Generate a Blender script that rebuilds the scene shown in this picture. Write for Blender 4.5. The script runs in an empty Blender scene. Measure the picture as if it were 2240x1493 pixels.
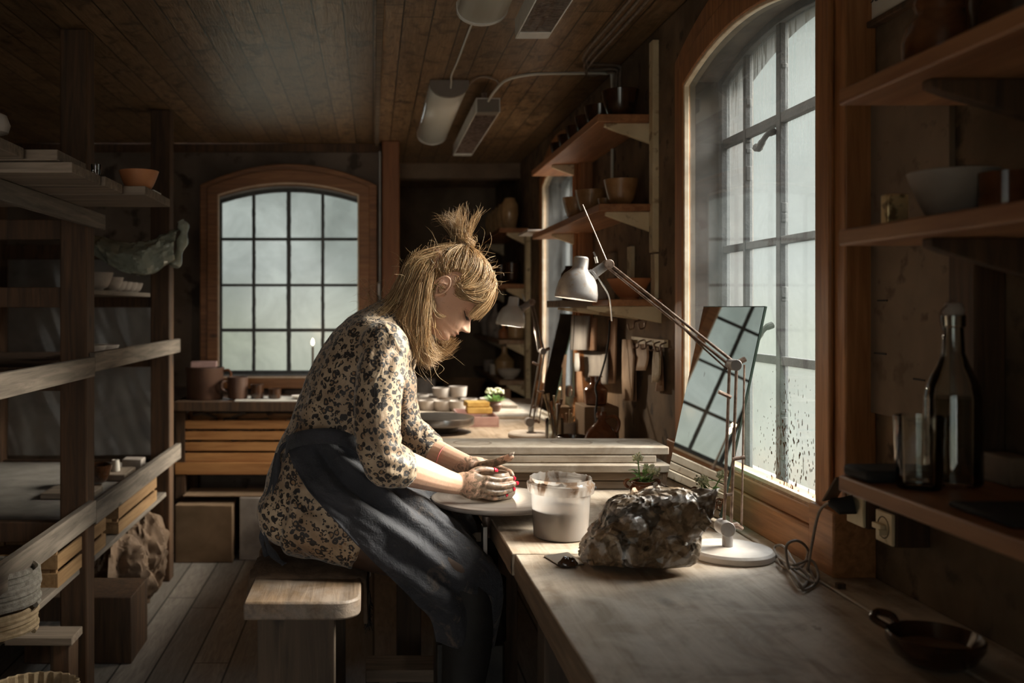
import bpy, bmesh, math, random
import numpy as np
from mathutils import Vector, Matrix, Euler, noise
random.seed(7)
sc = bpy.context.scene
C = sc.collection
PI = math.pi
F = 2100.0                      # focal length in pixels of the 2240 px wide frame
EYE = 1.33                      # camera height
# ------------------------------------------------------------------ camera
cd = bpy.data.cameras.new('camera'); cam = bpy.data.objects.new('camera', cd); C.objects.link(cam)
cam.location = (0, 0, EYE); cam.rotation_euler = (PI/2, 0, 0)
cd.sensor_width = 36; cd.lens = 36*F/2240
cd.shift_x = (1120-815)/2240; cd.shift_y = -(746.5-672)/2240
cd.dof.use_dof = True; cd.dof.focus_distance = 2.36; cd.dof.aperture_fstop = 3.2
cd.clip_start = .05; cd.clip_end = 200
sc.camera = cam
# ------------------------------------------------------------------ view, light
sc.view_settings.view_transform = 'Standard'; sc.view_settings.look = 'None'
sc.view_settings.gamma = 1; sc.view_settings.use_curve_mapping = False
sc.view_settings.exposure = -0.15
sc.cycles.use_denoising = True
sc.cycles.max_bounces = 7; sc.cycles.diffuse_bounces = 4; sc.cycles.glossy_bounces = 4
sc.cycles.transmission_bounces = 6; sc.cycles.transparent_max_bounces = 16
sc.cycles.sample_clamp_indirect = 4.0
sc.cycles.caustics_reflective = False; sc.cycles.caustics_refractive = False
SKY = 30.0; LAND = 1.4; SUN = 58.0
w = bpy.data.worlds.new('overcast_sky'); sc.world = w; w.use_nodes = True
nt = w.node_tree; nt.nodes.clear()
def N(t, **k):
    n = nt.nodes.new(t)
    for a, b in k.items(): setattr(n, a, b)
    return n
tc = N('ShaderNodeTexCoord'); sep = N('ShaderNodeSeparateXYZ'); nt.links.new(tc.outputs['Generated'], sep.inputs[0])
no = N('ShaderNodeTexNoise'); no.inputs['Scale'].default_value = 7; no.inputs['Detail'].default_value = 5
nt.links.new(tc.outputs['Generated'], no.inputs['Vector'])
cr = N('ShaderNodeValToRGB'); nt.links.new(no.outputs['Fac'], cr.inputs[0])
cr.color_ramp.elements[0].position = .35; cr.color_ramp.elements[0].color = (.30, .35, .32, 1)
cr.color_ramp.elements[1].position = .68; cr.color_ramp.elements[1].color = (.66, .71, .67, 1)
gr = N('ShaderNodeValToRGB'); nt.links.new(no.outputs['Fac'], gr.inputs[0])
gr.color_ramp.elements[0].position = .3; gr.color_ramp.elements[0].color = (.46, .49, .38, 1)
gr.color_ramp.elements[1].position = .7; gr.color_ramp.elements[1].color = (.68, .70, .58, 1)
m0 = N('ShaderNodeMapRange'); m0.inputs[1].default_value = -.03; m0.inputs[2].default_value = .04
nt.links.new(sep.outputs['Z'], m0.inputs[0])
mx = N('ShaderNodeMixRGB'); nt.links.new(m0.outputs[0], mx.inputs[0]); nt.links.new(gr.outputs[0], mx.inputs[1]); nt.links.new(cr.outputs[0], mx.inputs[2])
b1 = N('ShaderNodeBackground'); b1.inputs[1].default_value = LAND; nt.links.new(mx.outputs[0], b1.inputs[0])
b2 = N('ShaderNodeBackground'); b2.inputs[1].default_value = SKY; b2.inputs[0].default_value = (.88, .95, 1.0, 1)
m1 = N('ShaderNodeMapRange'); m1.inputs[1].default_value = .36; m1.inputs[2].default_value = .52
nt.links.new(sep.outputs['Z'], m1.inputs[0])
ms = N('ShaderNodeMixShader'); nt.links.new(m1.outputs[0], ms.inputs[0]); nt.links.new(b1.outputs[0], ms.inputs[1]); nt.links.new(b2.outputs[0], ms.inputs[2])
wo = N('ShaderNodeOutputWorld'); nt.links.new(ms.outputs[0], wo.inputs[0])
sd = bpy.data.lights.new('hazy_sun', 'SUN'); sd.energy = SUN; sd.angle = math.radians(38); sd.color = (1, .90, .77)
so = bpy.data.objects.new('hazy_sun', sd); C.objects.link(so)
so.rotation_euler = Vector((-1.0, -.08, -.60)).to_track_quat('-Z', 'Y').to_euler()
def portal(name, loc, rot, sx, sz):
    l = bpy.data.lights.new(name, 'AREA'); l.shape = 'RECTANGLE'; l.size = sx; l.size_y = sz
    l.cycles.is_portal = True
    o = bpy.data.objects.new(name, l); C.objects.link(o); o.location = loc; o.rotation_euler = rot
portal('portal_right_near', (1.10, 2.405, 1.49), (0, PI/2, 0), 1.26, .98)
portal('portal_right_far', (1.10, 4.79, 1.49), (0, PI/2, 0), 1.26, .88)
portal('portal_back', (-.49, 5.80, 1.46), (-PI/2, 0, 0), .88, 1.1)

def fill_area(name, loc, rot, sx, sz, e, c):
    l = bpy.data.lights.new(name, 'AREA'); l.shape = 'RECTANGLE'; l.size = sx; l.size_y = sz; l.energy = e; l.color = c; l.spread = math.radians(46)
    o = bpy.data.objects.new(name, l); C.objects.link(o); o.location = loc; o.rotation_euler = rot
fill_area('added_fill_light', (-.75, -1.27, 1.35), (PI/2, 0, 0), 1.5, 1.2, 1.7, (1, .93, .84))     # unseen fill light, added behind the camera to brighten camera-facing sides
# ------------------------------------------------------------------ helpers
def at(px, py, Y): return Vector(((px-815)/F*Y, Y, EYE-(py-672)/F*Y))
def yx(px, X): return X*F/(px-815)
def unit(v): v = Vector(v); return v.normalized() if v.length > 1e-9 else Vector((0, 0, 1))
def lerp(a, b, t): return a+(b-a)*t
def interp(tab, x):
    if x <= tab[0][0]: return tab[0][1]
    for (a, b), (c, d) in zip(tab, tab[1:]):
        if x <= c:
            t = (x-a)/(c-a)
            return b+(d-b)*t
    return tab[-1][1]
def catmull(P, n):
    P = [Vector(p) for p in P]; out = []
    for i in range(len(P)-1):
        p0 = P[max(i-1, 0)]; p1 = P[i]; p2 = P[i+1]; p3 = P[min(i+2, len(P)-1)]
        for k in range(n):
            t = k/n
            out.append(.5*((2*p1)+(p2-p0)*t+(2*p0-5*p1+4*p2-p3)*t*t+(3*p1-p0-3*p2+p3)*t**3))
    out.append(P[-1].copy()); return out
ORI = {}
class G:
    def __init__(s): s.v = []; s.f = []
    def add(s, v, f, M=None):
        b = len(s.v)
        for p in v:
            p = Vector(p)
            s.v.append(M @ p if M is not None else p)
        s.f += [tuple(b+i for i in q) for q in f]; return s
    def box(s, x0, x1, y0, y1, z0, z1, M=None):
        v = [(x0,y0,z0),(x1,y0,z0),(x1,y1,z0),(x0,y1,z0),(x0,y0,z1),(x1,y0,z1),(x1,y1,z1),(x0,y1,z1)]
        return s.add(v, [(0,3,2,1),(4,5,6,7),(0,1,5,4),(1,2,6,5),(2,3,7,6),(3,0,4,7)], M)
    def cbox(s, c, d, rot=(0,0,0)):
        M = Matrix.Translation(c) @ Euler(rot).to_matrix().to_4x4()
        return s.box(-d[0]/2, d[0]/2, -d[1]/2, d[1]/2, -d[2]/2, d[2]/2, M)
    def lathe(s, prof, c=(0,0,0), n=32, M=None, wob=0, cap=True):
        v = []; f = []
        c = Vector(c)
        for r, z in prof:
            for k in range(n):
                a = 2*PI*k/n; q = r
                if wob: q = r*(1+wob*noise.noise(Vector((math.cos(a), math.sin(a), z*8))))
                v.append(c+Vector((q*math.cos(a), q*math.sin(a), z)))
        for i in range(len(prof)-1):
            for k in range(n):
                k2 = (k+1) % n
                f.append((i*n+k, i*n+k2, (i+1)*n+k2, (i+1)*n+k))
        if cap and prof[0][0] > 1e-6: f.append(tuple(range(n-1, -1, -1)))
        if cap and prof[-1][0] > 1e-6: f.append(tuple((len(prof)-1)*n+k for k in range(n)))
        return s.add(v, f, M)
    def tube(s, pts, r, n=8, cap=True):
        pts = [Vector(p) for p in pts]; m = len(pts)
        if not hasattr(r, '__len__'): r = [r]*m
        t0 = unit(pts[1]-pts[0]); up = Vector((0,0,1)) if abs(t0.z) < .9 else Vector((1,0,0))
        nn = unit(t0.cross(up)); v = []; f = []
        for i, p in enumerate(pts):
            t = unit(pts[min(i+1, m-1)]-pts[max(i-1, 0)])
            nn = unit(nn-t*nn.dot(t)); bb = t.cross(nn)
            for k in range(n):
                a = 2*PI*k/n; v.append(p+(nn*math.cos(a)+bb*math.sin(a))*r[i])
        for i in range(m-1):
            for k in range(n):
                k2 = (k+1) % n; f.append((i*n+k, i*n+k2, (i+1)*n+k2, (i+1)*n+k))
        if cap: f.append(tuple(range(n-1, -1, -1))); f.append(tuple((m-1)*n+k for k in range(n)))
        return s.add(v, f)
    def loft(s, S, n=24, sub=5, lat=Vector((0,1,0)), capk=.8):
        # S: (pos, a in-plane radius, b lateral radius); rounded ends
        P = catmull([q[0] for q in S], sub); A = catmull([(q[1], q[2], 0) for q in S], sub)
        t0 = unit(P[1]-P[0]); t1 = unit(P[-1]-P[-2])
        pre = []; post = []
        for k in range(4):
            a = (k+.35)/4*PI/2
            pre.append((P[0]-t0*A[0].x*capk*math.cos(a), A[0]*math.sin(a)))
            post.append((P[-1]+t1*A[-1].x*capk*math.cos(a), A[-1]*math.sin(a)))
        seq = pre+list(zip(P, A))+post[::-1]
        v = []; f = []
        for i, (p, ab) in enumerate(seq):
            t = unit(seq[min(i+1, len(seq)-1)][0]-seq[max(i-1, 0)][0])
            L = unit(lat-t*lat.dot(t)); U = t.cross(L)
            for k in range(n):
                a = 2*PI*k/n; v.append(p+U*math.cos(a)*ab.x+L*math.sin(a)*ab.y)
        m = len(seq)
        for i in range(m-1):
            for k in range(n):
                k2 = (k+1) % n; f.append((i*n+k, i*n+k2, (i+1)*n+k2, (i+1)*n+k))
        f.append(tuple(range(n-1, -1, -1))); f.append(tuple((m-1)*n+k for k in range(n)))
        return s.add(v, f)
    def grid(s, rows, close=False):
        n = len(rows[0]); b = []; f = []
        for r in rows: b += list(r)
        for i in range(len(rows)-1):
            for k in range(n if close else n-1):
                k2 = (k+1) % n; f.append((i*n+k, i*n+k2, (i+1)*n+k2, (i+1)*n+k))
        return s.add(b, f)
    def ball(s, c, r, n=16, m=10):
        if not hasattr(r, '__len__'): r = (r, r, r)
        rows = []
        for i in range(m+1):
            a = PI*min(max(i/m, .004), .996)
            rows.append([Vector((c[0]+r[0]*math.sin(a)*math.cos(2*PI*k/n), c[1]+r[1]*math.sin(a)*math.sin(2*PI*k/n), c[2]-r[2]*math.cos(a))) for k in range(n)])
        b = len(s.v); s.grid(rows, True)
        s.f.append(tuple(b+k for k in range(n-1, -1, -1))); s.f.append(tuple(b+m*n+k for k in range(n))); return s
    def mesh(s, name, o=Vector((0,0,0)), fix=True, ang=38):
        me = bpy.data.meshes.new(name)
        me.from_pydata([tuple(p-o) for p in s.v], [], s.f); me.update()
        if fix:
            bm = bmesh.new(); bm.from_mesh(me); bmesh.ops.recalc_face_normals(bm, faces=bm.faces); bm.to_mesh(me); bm.free()
        me.polygons.foreach_set('use_smooth', [True]*len(me.polygons)); me.set_sharp_from_angle(angle=math.radians(ang))
        return me
    def build(s, name, mat, parent=None, loc=None, bevel=0, solid=0, fix=True, ang=38, sub=0):
        o = ORI[parent.name] if parent is not None else Vector(loc if loc is not None else (0,0,0))
        me = s.mesh(name, o, fix, ang); return link(name, me, mat, parent, o, bevel, solid, sub)
def link(name, me, mat, parent=None, o=Vector((0,0,0)), bevel=0, solid=0, sub=0):
    ob = bpy.data.objects.new(name, me); C.objects.link(ob)
    if parent is not None: ob.parent = parent
    else: ob.location = o
    ORI[ob.name] = Vector(o)
    for m in (mat if isinstance(mat, (list, tuple)) else [mat]): me.materials.append(m)
    if solid: q = ob.modifiers.new('solid', 'SOLIDIFY'); q.thickness = solid; q.offset = 0
    if bevel: q = ob.modifiers.new('bevel', 'BEVEL'); q.width = bevel; q.segments = 2; q.limit_method = 'ANGLE'
    if sub: q = ob.modifiers.new('sub', 'SUBSURF'); q.levels = sub; q.render_levels = sub
    return ob
def tag(o, label, cat, group=None):
    o['label'] = label; o['category'] = cat
    if group: o['group'] = group
    return o
def thing(name, label, cat, loc=(0,0,0), group=None):
    o = bpy.data.objects.new(name, None); C.objects.link(o); o.location = loc; o.empty_display_size = .05
    ORI[o.name] = Vector(loc); return tag(o, label, cat, group)
def struct(o): o['kind'] = 'structure'; return o
def dup(root, loc, rz=None, scale=None, label=None, group=None, mat=None):
    def cp(o, par):
        c = o.copy(); C.objects.link(c)
        if par is not None: c.parent = par
        for ch in list(o.children): cp(ch, c)
        return c
    r = cp(root, None); r.location = loc
    if rz is not None: r.rotation_euler = rz if hasattr(rz, '__len__') else (0, 0, rz)
    if scale: r.scale = (scale,)*3 if not hasattr(scale, '__len__') else scale
    if label: r['label'] = label
    if group: r['group'] = group
    if mat:
        for o in [r]+list(r.children):
            if o.type == 'MESH' and mat: o.data = o.data.copy(); o.data.materials.clear(); o.data.materials.append(mat); 
    return r
def fuse(g, voxel, smooth=3, fac=.5):
    me = g.mesh('tmp', fix=True); ob = bpy.data.objects.new('tmp', me); C.objects.link(ob)
    r = ob.modifiers.new('r', 'REMESH'); r.mode = 'VOXEL'; r.voxel_size = voxel; r.use_smooth_shade = True
    s_ = ob.modifiers.new('s', 'SMOOTH'); s_.iterations = smooth; s_.factor = fac
    dg = bpy.context.evaluated_depsgraph_get(); out = bpy.data.meshes.new_from_object(ob.evaluated_get(dg))
    bpy.data.objects.remove(ob); bpy.data.meshes.remove(me)
    out.polygons.foreach_set('use_smooth', [True]*len(out.polygons)); return out

def mesh_arrays(me):
    n = len(me.vertices); a = np.empty(n*3, dtype=np.float32); b = np.empty(n*3, dtype=np.float32)
    me.vertices.foreach_get('co', a); me.vertices.foreach_get('normal', b); return a.reshape(-1, 3).astype(float), b.reshape(-1, 3).astype(float)
def shift_mesh(me, d):
    a, _ = mesh_arrays(me); a += np.array(tuple(d)); me.vertices.foreach_set('co', a.astype(np.float32).ravel()); me.update()

# ------------------------------------------------------------------ materials
def newmat(name):
    m = bpy.data.materials.new(name); m.use_nodes = True; t = m.node_tree
    return m, t, t.nodes['Principled BSDF'], t.nodes['Material Output']
def col(c): return (c[0], c[1], c[2], 1)
def coords(t, scale=(1,1,1), rnd=True):
    tc = t.nodes.new('ShaderNodeTexCoord'); mp = t.nodes.new('ShaderNodeMapping'); mp.inputs['Scale'].default_value = scale
    if rnd:
        oi = t.nodes.new('ShaderNodeObjectInfo'); mu = t.nodes.new('ShaderNodeVectorMath'); mu.operation = 'ADD'
        ml = t.nodes.new('ShaderNodeMath'); ml.operation = 'MULTIPLY'; ml.inputs[1].default_value = 23
        t.links.new(oi.outputs['Random'], ml.inputs[0]); t.links.new(tc.outputs['Object'], mu.inputs[0]); t.links.new(ml.outputs[0], mu.inputs[1])
        t.links.new(mu.outputs[0], mp.inputs[0])
    else: t.links.new(tc.outputs['Object'], mp.inputs[0])
    return mp.outputs[0]
def noi(t, vec, scale, detail=4, dist=0, rough=.5):
    n = t.nodes.new('ShaderNodeTexNoise'); n.inputs['Scale'].default_value = scale; n.inputs['Detail'].default_value = detail
    n.inputs['Distortion'].default_value = dist; n.inputs['Roughness'].default_value = rough
    t.links.new(vec, n.inputs['Vector']); return n.outputs['Fac']
def ramp(t, fac, stops):
    r = t.nodes.new('ShaderNodeValToRGB'); e = r.color_ramp.elements
    while len(e) < len(stops): e.new(.5)
    for q, (p, c) in zip(e, stops): q.position = p; q.color = col(c) if hasattr(c, '__len__') else (c, c, c, 1)
    t.links.new(fac, r.inputs[0]); return r.outputs[0]
def mixc(t, fac, a, b, mode='MIX'):
    m = t.nodes.new('ShaderNodeMixRGB'); m.blend_type = mode
    for i, q in ((0, fac), (1, a), (2, b)):
        if hasattr(q, 'is_linked') or hasattr(q, 'links'): t.links.new(q, m.inputs[i])
        else: m.inputs[i].default_value = q if i == 0 else col(q)
    return m.outputs[0]
def mth(t, op, a, b=None, c=None):
    m = t.nodes.new('ShaderNodeMath'); m.operation = op
    for i, q in enumerate((a, b, c)):
        if q is None: continue
        if hasattr(q, 'links'): t.links.new(q, m.inputs[i])
        else: m.inputs[i].default_value = q
    return m.outputs[0]
def bump(t, b, h, s, d=.01):
    n = t.nodes.new('ShaderNodeBump'); n.inputs['Strength'].default_value = s; n.inputs['Distance'].default_value = d
    t.links.new(h, n.inputs['Height']); t.links.new(n.outputs[0], b.inputs['Normal'])
def plain(name, c1, c2=None, sc_=20, rough=.6, metal=0, bmp=.15, lo=.35, hi=.65, spec=.5, c3=None):
    m, t, b, o = newmat(name); v = coords(t)
    f = noi(t, v, sc_, 6, .3)
    base = ramp(t, f, [(lo, c1), (hi, c2 or [x*1.25 for x in c1])])
    if c3: base = mixc(t, ramp(t, noi(t, v, sc_*2.7, 5), [(.58, 0.), (.66, 1.)]), base, c3)
    t.links.new(base, b.inputs['Base Color'])
    b.inputs['Roughness'].default_value = rough; b.inputs['Metallic'].default_value = metal; b.inputs['Specular IOR Level'].default_value = spec
    if bmp: bump(t, b, noi(t, v, sc_*4, 5), bmp, .004)
    return m
def wood(name, c1, c2, ax='Y', k=1., rough=.7, bmp=.35, dust=None, dfac=.5, knots=True, stain=None):
    m, t, b, o = newmat(name); s = [1.,1.,1.]; s['XYZ'.index(ax)] = .07
    v = coords(t, s)
    g = noi(t, v, 60*k, 6, .6, .6); big = noi(t, v, 9*k, 3, 1.2)
    base = ramp(t, g, [(.32, c1), (.66, c2)])
    base = mixc(t, ramp(t, big, [(.3, .0), (.7, .55)]), base, [x*.55 for x in c1], 'MIX')
    v2 = coords(t)
    if knots:
        vo = t.nodes.new('ShaderNodeTexVoronoi'); vo.inputs['Scale'].default_value = 4.5
        s2 = [1.,1.,1.]; s2['XYZ'.index(ax)] = .5; t.links.new(coords(t, s2), vo.inputs['Vector'])
        base = mixc(t, ramp(t, vo.outputs['Distance'], [(.03, 1.), (.09, 0.)]), base, [x*.3 for x in c1])
    if dust:
        base = mixc(t, mth(t, 'MULTIPLY', ramp(t, noi(t, v2, 7, 6, .5, .65), [(.42, 0.), (.62, 1.)]), dfac), base, dust)
    if stain:
        base = mixc(t, ramp(t, noi(t, v2, 4.5, 8, .9, .68), [(.50, 0.), (.68, .75)]), base, stain)
        base = mixc(t, ramp(t, noi(t, v2, 34, 5, .3, .6), [(.68, 0.), (.72, .6)]), base, stain)
    t.links.new(base, b.inputs['Base Color']); b.inputs['Roughness'].default_value = rough
    bump(t, b, g, bmp, .003); return m
def planks(name, across, wdt, c1, c2, rough=.7, stain=None, length=2.2):
    m, t, b, o = newmat(name); tcn = t.nodes.new('ShaderNodeTexCoord'); sp = t.nodes.new('ShaderNodeSeparateXYZ'); t.links.new(tcn.outputs['Object'], sp.inputs[0])
    u = mth(t, 'DIVIDE', sp.outputs[across], wdt); l = sp.outputs['Y' if across == 'X' else 'X']
    idx = mth(t, 'FLOOR', u); fr = mth(t, 'FRACT', u)
    wn = t.nodes.new('ShaderNodeTexWhiteNoise'); wn.noise_dimensions = '1D'; t.links.new(idx, wn.inputs['W'])
    lo_ = mth(t, 'ADD', mth(t, 'DIVIDE', l, length), mth(t, 'MULTIPLY', wn.outputs['Value'], 7.))
    li = mth(t, 'FLOOR', lo_); lf = mth(t, 'FRACT', lo_)
    w2 = t.nodes.new('ShaderNodeTexWhiteNoise'); w2.noise_dimensions = '2D'
    cb = t.nodes.new('ShaderNodeCombineXYZ'); t.links.new(idx, cb.inputs[0]); t.links.new(li, cb.inputs[1]); t.links.new(cb.outputs[0], w2.inputs['Vector'])
    rnd = w2.outputs['Value']
    cv = t.nodes.new('ShaderNodeCombineXYZ')
    t.links.new(mth(t, 'MULTIPLY', u, 1.0), cv.inputs[0]); t.links.new(mth(t, 'MULTIPLY', l, .9), cv.inputs[1]); t.links.new(mth(t, 'MULTIPLY', rnd, 40.), cv.inputs[2])
    g = noi(t, cv.outputs[0], 7, 7, 1.2, .62)
    base = ramp(t, g, [(.3, c1), (.7, c2)])
    base = mixc(t, mth(t, 'MULTIPLY', rnd, .55), base, [x*.5 for x in c1])
    if stain:
        cs = t.nodes.new('ShaderNodeCombineXYZ'); t.links.new(mth(t, 'MULTIPLY', u, .55), cs.inputs[0]); t.links.new(mth(t, 'MULTIPLY', l, 4.2), cs.inputs[1]); t.links.new(mth(t, 'MULTIPLY', rnd, 9.), cs.inputs[2])
        base = mixc(t, ramp(t, noi(t, cs.outputs[0], 2.1, 5, 1.3, .6), [(.50, 0.), (.66, .85)]), base, stain)
    gap = mth(t, 'MAXIMUM', mth(t, 'LESS_THAN', fr, .055), mth(t, 'LESS_THAN', lf, .002))
    base = mixc(t, gap, base, [x*.16 for x in c1])
    t.links.new(base, b.inputs['Base Color']); b.inputs['Roughness'].default_value = rough
    bump(t, b, mth(t, 'SUBTRACT', g, mth(t, 'MULTIPLY', gap, 2.)), .4, .004); return m
def glaze(name, c1, c2, rough=.18, sc_=30):
    m, t, b, o = newmat(name); v = coords(t)
    t.links.new(ramp(t, noi(t, v, sc_, 5, .4), [(.35, c1), (.65, c2)]), b.inputs['Base Color'])
    b.inputs['Roughness'].default_value = rough; b.inputs['Coat Weight'].default_value = .4; b.inputs['Coat Roughness'].default_value = .1
    return m
def mixsh(t, fac, a, b):
    m = t.nodes.new('ShaderNodeMixShader')
    if hasattr(fac, 'links'): t.links.new(fac, m.inputs[0])
    else: m.inputs[0].default_value = fac
    t.links.new(a, m.inputs[1]); t.links.new(b, m.inputs[2]); return m.outputs[0]
def sh(t, kind, c=None, rough=None):
    n = t.nodes.new(kind)
    if c is not None:
        if hasattr(c, 'links'): t.links.new(c, n.inputs['Color'])
        else: n.inputs['Color'].default_value = col(c)
    if rough is not None: n.inputs['Roughness'].default_value = rough
    return n.outputs[0]
def clearglass(name, tint=(.96,.98,.97), refl=1.0, rough=.01, dirt=0, dcol=(.6,.62,.6), spots=None):
    m, t, b, o = newmat(name); t.nodes.remove(b)
    fr = t.nodes.new('ShaderNodeFresnel'); fr.inputs[0].default_value = 1.5
    base = mixsh(t, mth(t, 'MULTIPLY', fr.outputs[0], refl), sh(t, 'ShaderNodeBsdfTransparent', tint), sh(t, 'ShaderNodeBsdfGlossy', (1,1,1), rough))
    v = coords(t, rnd=False)
    if dirt:
        f = mth(t, 'MULTIPLY', ramp(t, noi(t, v, 6, 7, .4, .6), [(.3, .15), (.75, 1.)]), dirt)
        dd = mixsh(t, .5, sh(t, 'ShaderNodeBsdfDiffuse', dcol), sh(t, 'ShaderNodeBsdfTranslucent', dcol))
        base = mixsh(t, f, base, dd)
    if spots: base = mixsh(t, spots(t, v), base, sh(t, 'ShaderNodeBsdfDiffuse', (.10, .055, .03)))
    t.links.new(base, o.inputs[0]); return m
# ------------------------------------------------------------------ material set
M = {}
M['wall'] = plain('rough_plaster', (.10,.064,.036), (.24,.16,.095), 5, .9, bmp=.6, c3=(.07,.046,.028))
M['wallback'] = plain('old_plaster', (.10,.075,.058), (.19,.15,.12), 3, .9, bmp=.6, c3=(.06,.045,.034))
M['reveal'] = plain('grimy_reveal', (.055,.046,.038), (.15,.128,.108), 6, .9, bmp=.3, c3=(.09,.07,.06))
M['dark'] = plain('dark_wall', (.17,.12,.08), (.26,.19,.13), 6, .9)
M['floor'] = planks('floor_boards', 'X', .135, (.27,.235,.20), (.52,.46,.40), .62, None, 3.1)
M['ceil'] = planks('ceiling_boards', 'X', .098, (.18,.105,.05), (.44,.285,.16), .34, (.05,.028,.013), 3.3)
M['frame'] = wood('oiled_pine', (.26,.10,.032), (.50,.225,.085), 'Z', 1, .45, .25)
M['frameY'] = wood('oiled_pine_rail', (.28,.115,.04), (.54,.25,.10), 'Y', 1, .5, .3)
M['frameX'] = wood('oiled_pine_sill', (.20,.078,.024), (.38,.165,.06), 'X', 1, .5, .3)
M['iron'] = plain('painted_iron', (.012,.011,.010), (.032,.030,.028), 40, .85, bmp=.4)
M['bench'] = wood('dusty_worktop', (.38,.28,.19), (.64,.52,.40), 'Y', .8, .75, .45, (.64,.55,.45), .6, True, (.22,.15,.095))
M['benchedge'] = wood('worktop_edge', (.17,.11,.065), (.34,.24,.15), 'Y', .8, .85, .5)
M['plankX'] = wood('dusty_plank', (.24,.18,.125), (.46,.375,.285), 'X', .8, .8, .5, (.52,.45,.37), .5, True, (.20,.145,.095))
M['plankXd'] = wood('worn_dark_plank', (.12,.085,.055), (.26,.19,.13), 'X', .8, .8, .5)
M['greyX'] = wood('weathered_board', (.17,.125,.09), (.36,.28,.21), 'X', .8, .85, .4)
M['greyY'] = wood('weathered_rail', (.12,.098,.078), (.32,.265,.21), 'Y', .8, .85, .4)
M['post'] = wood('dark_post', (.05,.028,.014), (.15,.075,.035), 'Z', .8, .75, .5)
M['postred'] = wood('red_brown_post', (.20,.07,.025), (.34,.14,.055), 'Z', .8, .6, .3)
M['shelfY'] = wood('varnished_shelf', (.30,.12,.05), (.55,.27,.12), 'Y', .6, .5, .2)
M['shelfpale'] = wood('pale_shelf', (.35,.19,.10), (.60,.40,.25), 'Y', .6, .6, .3, (.5,.42,.34), .5)
M['cream'] = plain('chipped_cream_paint', (.60,.48,.30), (.80,.68,.46), 8, .6, bmp=.2, c3=(.36,.25,.14))
M['crate'] = wood('orange_crate_slat', (.42,.17,.05), (.70,.34,.12), 'X', .8, .65, .3)
M['crateY'] = wood('light_crate_slat', (.24,.13,.055), (.44,.27,.13), 'Y', .8, .65, .3)
M['stool'] = wood('worn_bench', (.09,.055,.03), (.27,.18,.11), 'Y', .9, .55, .7, (.34,.29,.25), .5)
M['stoolleg'] = wood('bench_leg', (.045,.03,.018), (.12,.08,.05), 'Z', .7, .75, .5)
M['white'] = plain('white_enamel', (.62,.62,.60), (.75,.75,.72), 20, .4, bmp=0)
M['lampgrey'] = plain('grey_lamp_enamel', (.24,.22,.215), (.31,.29,.28), 30, .32, bmp=.05, c3=(.25,.20,.17))
M['rod'] = plain('rusty_rod', (.14,.085,.06), (.34,.25,.20), 60, .45, .6, bmp=.2)
M['steel'] = plain('brushed_steel', (.45,.42,.39), (.60,.56,.52), 20, .28, .9, bmp=.03)
M['chrome'] = plain('bright_metal', (.6,.58,.55), (.7,.68,.66), 20, .2, 1, bmp=0)
M['black'] = plain('matt_black', (.012,.011,.011), (.02,.019,.018), 20, .8, bmp=.1)
M['blackm'] = plain('black_iron', (.02,.018,.016), (.04,.036,.03), 30, .4, .5, bmp=.1)
M['brownglaze'] = glaze('brown_glaze', (.10,.035,.015), (.20,.075,.03))
M['darkglaze'] = glaze('dark_brown_glaze', (.035,.016,.008), (.07,.03,.014), .16)
M['tanglaze'] = glaze('tan_glaze', (.48,.30,.14), (.62,.41,.21), .3)
M['terra'] = plain('terracotta', (.45,.17,.065), (.58,.24,.10), 12, .55, bmp=.1)
M['redbrown'] = plain('red_brown_clay', (.085,.042,.027), (.125,.062,.038), 12, .5, bmp=.1)
M['greyclay'] = plain('grey_clay', (.30,.255,.22), (.42,.365,.32), 14, .8, bmp=.2)
M['whiteclay'] = plain('white_clay', (.55,.50,.44), (.70,.65,.58), 14, .6, bmp=.1)
M['card'] = plain('cardboard', (.17,.105,.055), (.24,.15,.085), 8, .9, bmp=.05)
M['paper'] = plain('white_paper', (.7,.67,.6), (.78,.75,.68), 8, .9, bmp=.03)
M['kraft'] = plain('kraft_paper', (.10,.06,.034), (.20,.125,.075), 9, .8, bmp=.5)
M['rope'] = plain('grey_rope', (.22,.20,.17), (.36,.33,.29), 60, .9, bmp=.8)
M['cane'] = plain('pale_cane', (.36,.26,.15), (.50,.38,.24), 50, .7, bmp=.4)
M['leather'] = plain('tan_leather', (.38,.24,.15), (.55,.38,.25), 12, .7, bmp=.2)
M['brick'] = plain('ochre_sponge_brick', (.50,.31,.08), (.68,.45,.14), 20, .9, bmp=.3)
M['green'] = plain('leaf_green', (.12,.26,.06), (.28,.45,.13), 30, .5, bmp=0)
M['bud'] = plain('pale_bud', (.55,.58,.35), (.85,.84,.66), 90, .7, bmp=0)
M['boardpanel'] = plain('cork_grey_board', (.17,.12,.08), (.24,.17,.115), 7, .85, bmp=.15, c3=(.12,.08,.05))
M['cordm'] = plain('grey_cord', (.17,.13,.10), (.28,.22,.17), 40, .6)
M['redpink'] = plain('pink_tray', (.40,.24,.22), (.52,.34,.31), 12, .5)
M['gold'] = plain('gold_tin', (.72,.52,.26), (.85,.66,.36), 20, .3, .6, bmp=0, c3=(.3,.2,.1))
M['felt'] = plain('brown_felt', (.085,.055,.035), (.15,.10,.065), 30, .95, bmp=.5)
M['cloth_grey'] = plain('grey_cloth', (.22,.20,.18), (.32,.29,.26), 10, .9, bmp=.3)
M['flame'], t, b, o = newmat('candle_flame'); b.inputs['Emission Color'].default_value = (1,.8,.5,1); b.inputs['Emission Strength'].default_value = 14
M['clear'] = clearglass('clear_glass', (.93,.95,.94), 1.6)
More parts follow.
